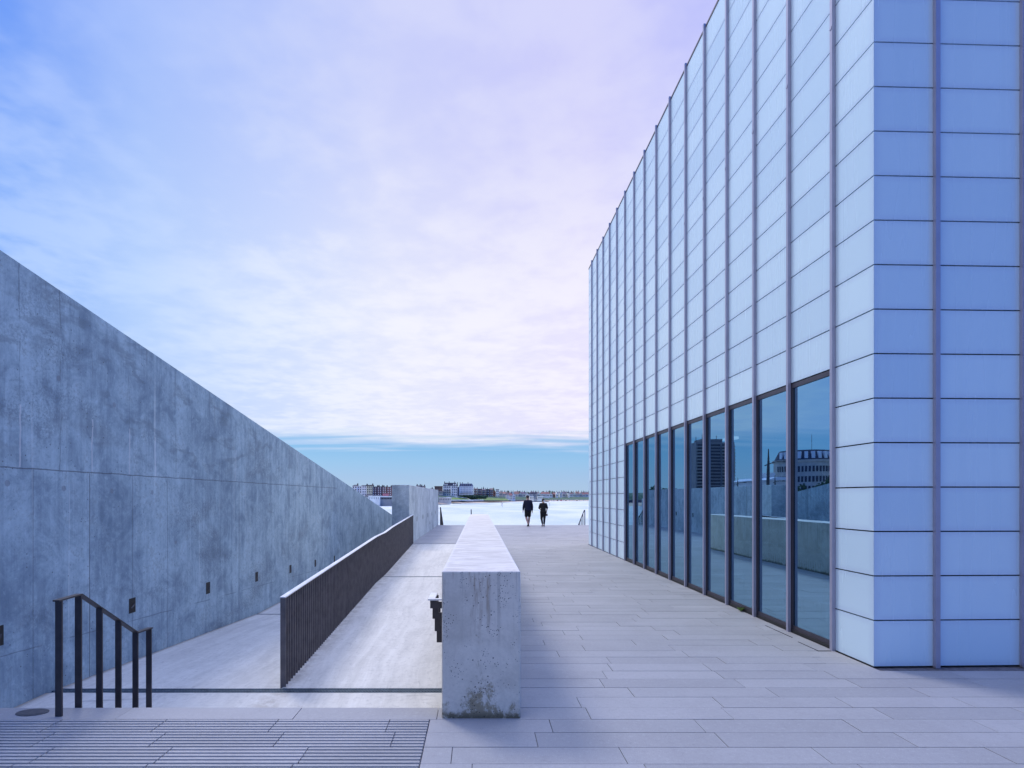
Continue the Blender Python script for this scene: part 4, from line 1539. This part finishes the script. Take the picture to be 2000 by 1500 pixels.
for i, (a, b, rm, lab) in enumerate(tier):
    house("house", lab, a, b, 967.5, 962.2 + (i % 3) * .35, 960.2 + (i % 3) * .45, 1800 + 12 * i, (WHITE, LSTONE, IVORY)[i % 3], rm, ("gable", "front")[i % 2], (a + 2.0, b - 1.5), None, None, HS)


# trees
def crown_mesh(w, h, n, size, seed, mat, clumps=9):
    rnd = random.Random(seed)
    mb = MB()
    cs = []
    for i in range(clumps):
        a = rnd.uniform(0, 6.28)
        rr = math.sqrt(rnd.random()) * .62
        cs.append((Vector((math.cos(a) * rr * w / 2, math.sin(a) * rr * w / 2, h * rnd.uniform(.25, .82))), rnd.uniform(.22, .40)))
    for i in range(n):
        c_, r_ = rnd.choice(cs)
        dv = Vector((rnd.gauss(0, 1), rnd.gauss(0, 1), rnd.gauss(0, 1)))
        dv = dv.normalized() * rnd.uniform(.55, 1.05)
        p_ = c_ + Vector((dv.x * r_ * w * .7, dv.y * r_ * w * .7, dv.z * r_ * h * .75))
        u = Vector((rnd.gauss(0, 1), rnd.gauss(0, 1), rnd.gauss(0, 1))).normalized()
        v_ = u.orthogonal().normalized()
        s = size * rnd.uniform(.6, 1.3)
        mb.quad(p_ - u * s - v_ * s * .6, p_ + u * s - v_ * s * .6, p_ + u * s + v_ * s * .6, p_ - u * s + v_ * s * .6)
    return mb


def tree(px, yb, yt, wpx, d, label, group="trees on the far shore", seed=1, mat=None, nm="tree"):
    b = P(px, yb, d)
    h = (yb - yt) * d / F
    w_ = wpx * d / F
    t = empty(nm, b)
    mb = MB()
    mb.tube([(0, 0, -6), (.1, 0, h * .25), (-.1, .1, h * .55)], [w_ * .05 + .15, w_ * .035 + .1, .12], 7)
    for k_ in range(4):
        a = k_ * 1.7 + seed
        mb.tube([(0, 0, h * .25), (math.cos(a) * w_ * .2, math.sin(a) * w_ * .2, h * .5)], [.14, .06], 5)
    mb.build("trunk", M["bark"], t)
    crown_mesh(w_, h, 420, max(.35, w_ * .05), seed, mat).build("crown", mat or M["leaf"], t, recalc=False)
    tag(t, label, "tree", group)
    return t


tr = [(964, 968, 952.6, 9, 1260, "domed dark tree above the tall brown gabled house"), (955.5, 966, 954.2, 6, 1300, "small dark tree behind the brown brick terraces"),
      (992, 966, 958.2, 6, 1500, "low tree over the tan and brown roofs"), (1013, 965, 958.6, 8, 1700, "low broad tree above the brightest orange-red roof"),
      (1031.5, 966, 960.2, 6, 1700, "low dark tree left of the tall walker's head"), (1046.5, 968, 960.8, 5, 1560, "dark tree between the cream gable and the slate roofs"),
      (1060, 965, 958.6, 6.5, 1700, "round tree over the left end of the long red roof"), (1072.8, 966, 957.8, 7.5, 1700, "larger of the two round trees right of the long red roof"),
      (1080.2, 966, 958.6, 7, 1720, "smaller of the two round trees right of the long red roof"), (1127, 965, 960.8, 6, 1850, "low tree over the long row of brown roofs"),
      (1116, 965, 961.0, 6, 1850, "low dark tree right of the narrow white house"), (951, 974, 966.8, 7, 1060, "bushy dark green shrub below the dark gabled house")]
for i, (px, yb, yt, wpx, d, lab) in enumerate(tr):
    tree(px, yb, yt, wpx, d, lab, seed=i + 3, mat=M["leaf"])

# hedge and lawns below the hotel
mb = MB()
rnd = random.Random(5)
for i in range(2600):
    px = rnd.uniform(897, 950)
    prof = 967.2 + 1.6 * abs((px - 918) / 30) ** 2
    y = rnd.uniform(prof, 973.6)
    d = rnd.uniform(905, 925)
    p_ = P(px, y, d)
    u = Vector((rnd.gauss(0, 1), rnd.gauss(0, 1), rnd.gauss(0, 1))).normalized()
    v_ = u.orthogonal().normalized()
    s = rnd.uniform(.4, .9)
    mb.quad(p_ - u * s - v_ * s, p_ + u * s - v_ * s, p_ + u * s + v_ * s, p_ - u * s + v_ * s)
tag(mb.build("hedge", M["hedge"], recalc=False), "dark green hedge mass between the white hotel and the lawn", "hedge")
mb = MB()
mb.quad(P(876, 976.2, 860), P(948, 976.2, 930), P(952, 972.6, 960), P(880, 971.6, 900))
mb.quad(P(948, 976.8, 985), P(996, 977.4, 1085), P(990, 974.2, 1140), P(950, 971.8, 1040))
tag(mb.build("lawn", M["lawn"], recalc=False), kind="structure")


def low_wall(pts, hgt, label, mat=None, nm="garden_wall"):
    mb = MB()
    for (a, b) in zip(pts[:-1], pts[1:]):
        A, B = P(*a), P(*b)
        mb.hexa([A, B, B + Vector((0, 1, 0)), A + Vector((0, 1, 0)), A + Vector((0, 0, hgt)), B + Vector((0, 0, hgt)), B + Vector((0, 1, hgt)), A + Vector((0, 1, hgt))])
    tag(mb.build(nm, mat or WHITE), label, "wall", "pale walls round the hotel lawn")


low_wall([(881, 977.4, 846), (945, 977.2, 905)], 1.0, "long white promenade wall along the foot of the lawn")
low_wall([(872, 971.4, 890), (896, 971.2, 900), (912, 973.4, 905)], .7, "white garden wall sloping down at the top of the lawn")
low_wall([(912, 973.4, 904), (919.5, 976.9, 890)], .7, "short pale stair wall running down the lawn")

# small beach huts and people-sized dots at the foot of the green cliff
huts = [(1077, 976.6, 978.3, WHITE), (1081, 975.8, 978.0, IVORY), (1089, 976.6, 978.2, RBRICK), (1091.5, 976.0, 978.0, WHITE), (1096, 976.2, 978.0, SIGNRED), (1101, 976.6, 978.0, WHITE),
        (1105.5, 976.6, 978.0, SLATE), (1112, 976.2, 978.0, WHITE), (1121, 976.6, 978.0, BLUEW), (1127, 976.4, 978.0, SLATE), (1131.5, 975.8, 978.0, WHITE), (1140, 976.8, 978.0, BLUEW)]
hut_labels = ["white beach hut beside the tip of the harbour arm", "cream beach hut, second from the harbour arm", "red-brown beach hut left of a white one", "white beach hut between two reddish huts",
              "bright red beach hut at the cliff foot", "white beach hut right of the bright red one", "dark grey beach hut right of two white ones", "white beach hut standing alone in the middle of the beach",
              "pale blue beach hut left of the dark one", "dark grey beach hut nearest a tall white one", "tall white beach hut near the glazed building", "pale blue beach hut closest to the glazed building"]
for (px, yt, yb, mt), lab in zip(huts, hut_labels):
    d = dw(px) * 1.01
    a = P(px, yb, d)
    a.z = min(a.z, SEA + 1.2)
    t = empty("beach_hut", a)
    mb = MB()
    mb.box(-1.3, 1.3, 0, 3, -.5, 2.0)
    mb.build("wall", mt, t)
    mb = MB()
    mb.prism([(-1.5, 2.0), (1.5, 2.0), (0, 3.0)], "y", -.2, 3.2)
    mb.build("roof", SLATE if mt is not SLATE else WHITE, t)
    tag(t, lab, "beach hut", "beach huts along the far beach")

# marker posts standing in the water
for (px, yt, yb, d, col, lab) in ((979, 978.5, 987.0, 620, RTILE, "thin red marker pole standing in the sea left of the walkers"), (981.4, 982.5, 989.0, 560, LSTONE, "thin grey marker pole in the sea next to the red one"),
                                  (1073, 982.8, 988.0, 600, LSTONE, "thin grey marker pole in the sea right of the woman's head")):
    a = P(px, yb, d)
    t = empty("marker_pole", (a.x, d, SEA))
    mb = MB()
    hz = P(px, yt, d).z - SEA
    mb.tube([(0, 0, -3), (0, 0, hz)], .16, 8)
    mb.build("pole", col, t)
    mb = MB()
    mb.box(-.35, .35, -.35, .35, hz - 1.0, hz - .2)
    mb.build("top_mark", col, t)
    tag(t, lab, "pole", "marker poles in the sea")

# ------------------------------------------------------------------ town side seen mirrored in the windows
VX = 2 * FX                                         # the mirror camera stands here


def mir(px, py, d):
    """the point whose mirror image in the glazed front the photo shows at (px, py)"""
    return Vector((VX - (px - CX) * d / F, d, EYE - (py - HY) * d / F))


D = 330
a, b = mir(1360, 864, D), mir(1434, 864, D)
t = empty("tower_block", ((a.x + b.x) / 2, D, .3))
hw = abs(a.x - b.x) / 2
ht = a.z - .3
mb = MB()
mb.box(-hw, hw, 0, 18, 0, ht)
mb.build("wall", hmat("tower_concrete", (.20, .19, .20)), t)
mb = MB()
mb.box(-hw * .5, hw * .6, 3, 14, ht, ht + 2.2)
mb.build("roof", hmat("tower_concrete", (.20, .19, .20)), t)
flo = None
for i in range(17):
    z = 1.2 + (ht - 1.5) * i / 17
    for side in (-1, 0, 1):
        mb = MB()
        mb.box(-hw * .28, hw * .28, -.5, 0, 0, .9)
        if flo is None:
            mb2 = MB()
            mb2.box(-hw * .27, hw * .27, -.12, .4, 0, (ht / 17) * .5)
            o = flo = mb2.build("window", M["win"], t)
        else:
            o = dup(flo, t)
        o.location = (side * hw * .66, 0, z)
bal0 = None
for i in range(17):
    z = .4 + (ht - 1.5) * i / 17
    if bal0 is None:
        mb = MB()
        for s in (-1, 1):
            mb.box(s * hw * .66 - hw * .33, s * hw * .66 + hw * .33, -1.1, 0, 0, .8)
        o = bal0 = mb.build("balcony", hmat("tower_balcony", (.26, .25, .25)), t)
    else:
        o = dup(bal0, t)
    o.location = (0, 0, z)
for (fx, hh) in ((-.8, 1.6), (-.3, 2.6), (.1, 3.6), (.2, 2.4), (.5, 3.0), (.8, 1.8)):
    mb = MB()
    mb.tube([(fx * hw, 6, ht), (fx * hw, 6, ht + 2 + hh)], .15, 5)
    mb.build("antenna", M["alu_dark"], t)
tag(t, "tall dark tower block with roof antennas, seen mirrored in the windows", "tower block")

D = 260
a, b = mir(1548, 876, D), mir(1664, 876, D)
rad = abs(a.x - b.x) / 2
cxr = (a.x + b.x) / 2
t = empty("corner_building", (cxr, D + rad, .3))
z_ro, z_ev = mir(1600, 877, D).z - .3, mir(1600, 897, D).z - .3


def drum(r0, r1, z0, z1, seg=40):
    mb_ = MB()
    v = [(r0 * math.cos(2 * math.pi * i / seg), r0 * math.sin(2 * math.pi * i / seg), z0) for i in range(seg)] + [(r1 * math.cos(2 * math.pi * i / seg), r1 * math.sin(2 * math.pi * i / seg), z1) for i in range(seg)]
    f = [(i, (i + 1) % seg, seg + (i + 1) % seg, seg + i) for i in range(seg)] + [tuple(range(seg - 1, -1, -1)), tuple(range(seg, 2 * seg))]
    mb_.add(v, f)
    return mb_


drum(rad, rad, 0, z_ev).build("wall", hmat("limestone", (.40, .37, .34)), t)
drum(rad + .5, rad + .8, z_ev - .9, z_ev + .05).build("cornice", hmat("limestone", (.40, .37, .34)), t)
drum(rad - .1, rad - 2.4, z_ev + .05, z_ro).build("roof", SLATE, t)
wb = db = None
for i in range(28):
    an = math.pi + math.pi * (i + .5) / 28
    for zz in (z_ev - 4.2, z_ev - 8.9, z_ev - 13.4):
        if zz < .6:
            continue
        if wb is None:
            mb = MB()
            mb.box(-.45, .45, -.12, .3, -1.3, 1.3)
            o = wb = mb.build("window", M["win"], t)
        else:
            o = dup(wb, t)
        o.location = (rad * math.cos(an), rad * math.sin(an), zz)
        o.rotation_euler = (0, 0, an + math.pi / 2)
    if i % 2 == 0:
        if db is None:
            mb = MB()
            mb.box(-.75, .75, -.2, 1.6, -1.7, 1.5)
            o = db = mb.build("dormer", hmat("dormer_white", (.62, .64, .68)), t)
        else:
            o = dup(db, t)
        o.location = ((rad - .5) * math.cos(an), (rad - .5) * math.sin(an), (z_ev + z_ro) / 2)
        o.rotation_euler = (0, 0, an + math.pi / 2)
mb = MB()
mb.tube([(1.0, -rad * .5, z_ro - .5), (1.0, -rad * .5, z_ro + 7.5)], .09, 5)
mb.build("mast", M["alu_dark"], t)
tag(t, "round-cornered stone building with a mansard roof of dormers, mirrored in the nearest window", "building")


def lamp(px, yt, d, label, armx=1.0):
    a = mir(px, yt, d)
    h = a.z - .3
    t = empty("lamp_post", (a.x, d, .3))
    mb = MB()
    mb.tube([(0, 0, 0), (0, 0, h * .7), (0, 0, h)], [h * .026, h * .021, .03], 8)
    mb.build("pole", M["steel"], t)
    mb = MB()
    L_ = h * .22
    mb.tube([(armx * .25 * L_, 0, h * .74), (0, 0, h * .765), (-armx * .5 * L_, 0, h * .80), (-armx * L_, 0, h * .81)], .045, 6)
    mb.build("arm", M["steel"], t)
    mb = MB()
    mb.tube([(-armx * L_, 0, h * .81), (-armx * (L_ + .25), 0, h * .815), (-armx * (L_ + .7), 0, h * .80)], [.06, .13, .05], 8)
    mb.build("lamp_head", M["iron"], t)
    tag(t, label, "street lamp", "street lamps mirrored in the windows")


lamp(1500, 877, 46, "tallest street lamp with a curved arm, mirrored in the second window")
lamp(1439.5, 933, 120, "small distant street lamp mirrored right of the tower block")
lamp(1469.5, 931, 130, "small distant street lamp mirrored at the edge of the third window")
lamp(1513, 928, 100, "street lamp mirrored over the low flat roof in the second window")

a, b = mir(1500, 938, 150), mir(1545, 938, 150)
t = empty("station_building", ((a.x + b.x) / 2, 150, .3))
hw = abs(a.x - b.x) / 2
mb = MB()
mb.box(-hw, hw, 0, 20, 0, a.z - .3)
mb.build("wall", LSTONE, t)
mb = MB()
mb.prism([(-hw - 1, a.z - .3), (hw + 1, a.z - .3), (hw - 2, a.z + .5), (-hw + 2, a.z + .5)], "y", -1, 21)
mb.build("roof", hmat("pale_metal_roof", (.55, .58, .64)), t)
mb = MB()
mb.box(-hw * .3, hw * .3, 4, 10, a.z + .5, a.z + 1.8)
mb.build("roof_lantern", LSTONE, t)
win_parts(t, Vector(t.location), t.location.x - hw, t.location.x + hw, 1.0, a.z - .6, 150, 8, 1, M["win"])
tag(t, "low flat-roofed building with a roof lantern, mirrored in the second window", "building")
mt_list = [(1268, 951, 430, 26), (1278, 946, 480, 24), (1300, 953, 460, 30), (1322, 952, 440, 32), (1345, 951, 430, 34), (1365, 950, 420, 30), (1420, 951, 380, 34), (1452, 944, 300, 30), (1478, 942, 280, 34), (1508, 950, 240, 30), (1560, 946, 96, 40), (1600, 936, 92, 44), (1632, 930, 92, 40)]
for i, (px, yt, d, wpx) in enumerate(mt_list):
    p_ = mir(px, yt, d)
    h = max(p_.z - .3, 2.0)
    t = empty("tree", (p_.x, d, .3))
    w_ = wpx * d / F
    mb = MB()
    mb.tube([(0, 0, -.3), (0, 0, h * .5)], [.22, .12], 6)
    mb.build("trunk", M["bark"], t)
    crown_mesh(w_, h, 380, max(.2, w_ * .045), i + 50, None).build("crown", M["leaf"], t, recalc=False)
    tag(t, "dark roadside tree mirrored low in the window glass above the concrete wall line", "tree", "trees mirrored in the windows")


# ------------------------------------------------------------------ the two walkers
SKIN = plain("skin", (.42, .25, .19), .55, 0, .06, 12)
HAIR = plain("dark_hair", (.014, .011, .011), .55, 0, .2, 60)
NAVY = plain("navy_knit", (.008, .009, .028), .9, 0, .15, 40)
BLACKC = plain("black_cloth", (.007, .008, .012), .9, 0, .15, 40)
JACKET = plain("dark_brown_jacket", (.014, .012, .012), .85, 0, .2, 30)
SHOE = plain("dark_shoe", (.012, .012, .014), .5, 0, .2, 30)
SOLE = plain("white_sole", (.62, .60, .58), .6, 0, .1, 30)
CLIPM = plain("white_fabric", (.80, .80, .80), .8, 0, .05, 30)
BAGM = plain("tan_bag", (.22, .15, .12), .7, 0, .15, 30)


def skinned(name, verts, edges, mat, parent, root=0, sub=1):
    """verts: (x, y, z, r[, r2]); grown with a Skin modifier into one continuous surface"""
    me = bpy.data.meshes.new(name)
    bm = bmesh.new()
    lay = bm.verts.layers.skin.verify()
    vv = []
    for i, v in enumerate(verts):
        bv = bm.verts.new(v[:3])
        bv[lay].radius = (v[3] * 1.14, (v[4] if len(v) > 4 else v[3]) * 1.14)
        bv[lay].use_root = (i == root)
        vv.append(bv)
    for a_, b_ in edges:
        bm.edges.new((vv[a_], vv[b_]))
    bm.to_mesh(me)
    bm.free()
    me.materials.append(mat)
    o = bpy.data.objects.new(name, me)
    COL.objects.link(o)
    o.parent = parent
    sk = o.modifiers.new("skin", "SKIN")
    sk.use_smooth_shade = True
    ss = o.modifiers.new("sub", "SUBSURF")
    ss.levels = ss.render_levels = sub
    return o


def chain(pts):
    return pts, [(i, i + 1) for i in range(len(pts) - 1)]


def ellipsoid(name, c, r, mat, parent, seg=18, rings=12, cut=None, jitter=0.0):
    mb = MB()
    v, f = [], []
    for i in range(rings + 1):
        th = math.pi * i / rings
        for j in range(seg):
            ph = 2 * math.pi * j / seg
            k_ = 1 + random.uniform(-jitter, jitter)
            v.append((c[0] + r[0] * k_ * math.sin(th) * math.cos(ph), c[1] + r[1] * k_ * math.sin(th) * math.sin(ph), c[2] + r[2] * k_ * math.cos(th)))
    for i in range(rings):
        for j in range(seg):
            f.append((i * seg + j, i * seg + (j + 1) % seg, (i + 1) * seg + (j + 1) % seg, (i + 1) * seg + j))
    mb.add(v, f)
    return mb.build(name, mat, parent, smooth=True)


def figure(loc, s, J, label, arms_bare, legs_bare, female):
    """J: joint table in metres for a figure of 1.75 m walking towards +Y, scaled by s"""
    root = empty("person", loc)
    root.scale = (s, s, s)
    V, E = [], []

    def add(p, r, r2=None, link=None):
        V.append((p[0], p[1], p[2], r, r2 if r2 else r))
        if link is not None:
            E.append((link, len(V) - 1))
        return len(V) - 1
    pel = add((0, 0, .95), .125, .10)
    sp = add((0, .01, 1.10), .115, .09, pel)
    ch = add((0, .0, 1.30), .14, .10, sp)
    cl = add((0, -.01, 1.42), .10, .08, ch)
    nk = add((0, .0, 1.50), .052, .052, cl)
    h0 = add((J["head"][0] * .5, .02, 1.57), .066, .07, nk)
    h1 = add((J["head"][0], .025, 1.65), .076, .088, h0)
    h2 = add((J["head"][0], .02, 1.72), .056, .066, h1)
    add((J["head"][0] - .0, .115, 1.635), .013, .013, h1)                    # nose
    for sx in (-1, 1):
        add((J["head"][0] + sx * .083, .02, 1.63), .016, .010, h1)           # ears
    for side in ("L", "R"):
        sx = -1 if side == "L" else 1
        sh = add((sx * .165, -.01, 1.425), .058, .058, cl)
        el = add(J["elbow" + side], .041, .041, sh)
        wr = add(J["wrist" + side], .027, .024, el)
        e, w_ = Vector(J["elbow" + side]), Vector(J["wrist" + side])
        dv = (w_ - e).normalized()
        pa = w_ + dv * .055
        pi_ = add(pa, .034, .018, wr)
        fwd = Vector((0, 1, 0))
        for k_, (off, ln) in enumerate(((.030, .060), (.010, .072), (-.010, .068), (-.029, .052))):
            b_ = pa + dv * .035 + fwd * off
            m_ = b_ + dv * ln * .55 + Vector((-sx * .006, 0, 0))
            t_ = b_ + dv * ln + Vector((-sx * .018, 0, 0))
            i1 = add(b_, .009, .009, pi_)
            i2 = add(m_, .0085, .0085, i1)
            add(t_, .007, .007, i2)
        th1 = add(w_ + dv * .04 + fwd * .045 + Vector((-sx * .01, 0, 0)), .0105, .0105, pi_)
        add(w_ + dv * .085 + fwd * .062 + Vector((-sx * .016, 0, 0)), .009, .009, th1)
        hp = add((sx * .085, 0, .90), .085, .09, pel)
        kn = add(J["knee" + side], .056, .058, hp)
        e, w_ = Vector(J["knee" + side]), Vector(J["ankle" + side])
        cf = add(tuple(e.lerp(w_, .35) + Vector((0, -.02, 0))), .050, .055, kn)
        an = add(J["ankle" + side], .034, .038, cf)
        add(J["toe" + side], .036, .028, an)
    skinned("body", V, E, SKIN, root, 0, 2)
    # torso garment with sleeves
    top_m, r_up = (JACKET if female else NAVY), .018
    hem = .76 if female else .80
    V2, E2 = [], []

    def add2(p, r, r2=None, link=None):
        V2.append((p[0], p[1], p[2], r, r2 if r2 else r))
        if link is not None:
            E2.append((link, len(V2) - 1))
        return len(V2) - 1
    a0 = add2((0, 0, 1.10), .160 if female else .170, .12)
    a1 = add2((0, -.005, 1.28), .178, .125, a0)
    a2 = add2((0, -.01, 1.41), .135, .105, a1)
    add2((0, .0, 1.485), .072, .072, a2)
    lo = add2((0, 0, .95), .175 if female else .175, .135, a0)
    add2((0, 0, hem), .20 if female else .172, .14, lo)
    for side in ("L", "R"):
        sx = -1 if side == "L" else 1
        s1 = add2((sx * .170, -.01, 1.415), .080, .080, a2)
        e, w_ = Vector(J["elbow" + side]), Vector(J["wrist" + side])
        e1 = add2(tuple(e), .066 if not female else .072, .066, s1)
        if arms_bare:
            add2(tuple(e.lerp(w_, .10)), .070, .070, e1)
        else:
            add2(tuple(e.lerp(w_, .96)), .042, .042, e1)
    skinned("jacket" if female else "jumper", V2, E2, top_m, root, 0, 2)
    # legwear
    V3, E3 = [(0, 0, .95, .150, .122)], []
    for side in ("L", "R"):
        sx = -1 if side == "L" else 1
        k_, an = Vector(J["knee" + side]), Vector(J["ankle" + side])
        i0 = len(V3)
        V3.append((sx * .082, 0, .86, .105 if not female else .098, .11))
        E3.append((0, i0))
        if legs_bare:
            h_ = Vector((sx * .085, 0, .86))
            V3.append(tuple(h_.lerp(k_, .55)) + (.094, .094))
            V3.append(tuple(h_.lerp(k_, .93)) + (.088, .088))
            E3 += [(i0, i0 + 1), (i0 + 1, i0 + 2)]
        else:
            V3.append(tuple(k_) + (.066, .068))
            V3.append(tuple(k_.lerp(an, .35) + Vector((0, -.02, 0))) + (.060, .062))
            V3.append(tuple(an + Vector((0, 0, .03))) + (.044, .046))
            E3 += [(i0, i0 + 1), (i0 + 1, i0 + 2), (i0 + 2, i0 + 3)]
    skinned("leggings" if female else "shorts", V3, E3, BLACKC, root, 0, 2)
    for side in ("L", "R"):
        an, to = Vector(J["ankle" + side]), Vector(J["toe" + side])
        heel = an + (an - to).normalized() * .05 + Vector((0, 0, -.055))
        vv, ee = chain([tuple(heel) + (.040, .036), tuple(an.lerp(to, .35) + Vector((0, 0, -.028))) + (.044, .042), tuple(to + Vector((0, 0, -.006))) + (.044, .032)])
        sh = skinned("shoe", vv, ee, SHOE, root, 0, 2)
        if female or True:
            mb_ = MB()
            dv = (to - an)
            dv = dv.normalized()
            sd = Vector((1, 0, 0)) * .042
            up = dv.cross(Vector((-1, 0, 0))).normalized()
            h_, t_ = heel - up * .034, to - up * .034
            mb_.hexa([h_ - sd, h_ + sd, t_ + sd, t_ - sd, h_ - sd + up * .014, h_ + sd + up * .014, t_ + sd + up * .014, t_ - sd + up * .014])
            mb_.build("sole", SOLE if female else SHOE, sh)
    hx = J["head"][0]
    ellipsoid("hair", (hx, .005, 1.685 if not female else 1.675), (.094, .108, .090 if not female else .105), HAIR, root, jitter=.03)
    if female:
        ellipsoid("hair_tie", (hx + .045, -.095, 1.60), (.052, .045, .05), CLIPM, root, 12, 8, jitter=.06)
    tag(root, label, "person", "two people walking towards the sea")
    return root


dman = 32.1
man = figure(((1031 - CX) * dman / F, dman, .006), 1.0,
             dict(head=(-.015,), elbowL=(-.235, -.02, 1.14), wristL=(-.265, .02, .90), elbowR=(.24, .02, 1.13), wristR=(.255, .08, .88),
                  kneeL=(-.085, .06, .49), ankleL=(.0, -.24, .15), toeL=(-.035, -.16, .035), kneeR=(.085, .10, .49), ankleR=(.035, .06, .085), toeR=(.065, .20, .035)),
             "taller person in a navy jumper and black shorts walking away towards the sea", False, True, False)
dw_ = 31.9
wom = figure(((1061 - CX) * dw_ / F, dw_, .006), .89,
             dict(head=(.0,), elbowL=(-.245, .02, 1.17), wristL=(-.16, .22, 1.06), elbowR=(.245, -.02, 1.16), wristR=(.215, .06, .93),
                  kneeL=(-.10, .05, .49), ankleL=(-.07, -.20, .14), toeL=(-.10, -.10, .035), kneeR=(.085, .10, .49), ankleR=(.06, .08, .085), toeR=(.06, .22, .035)),
             "shorter person in a dark jacket and black leggings with a white hair tie", True, False, True)
t = empty("handbag", (wom.location.x + .225 * .89, dw_ + .06, .68))
mb = MB()
mb.prism([(-.055, -.075), (.06, -.075), (.045, .045), (-.035, .045)], "y", -.03, .03)
mb.build("bag_body", BAGM, t, bevel=.01)
mb = MB()
mb.tube([(-.03, 0, .04), (-.02, 0, .10), (.01, 0, .115), (.035, 0, .09), (.04, 0, .04)], .006, 6)
mb.build("handle", BAGM, t)
tag(t, "small tan bag held in the shorter walker's right hand", "bag")
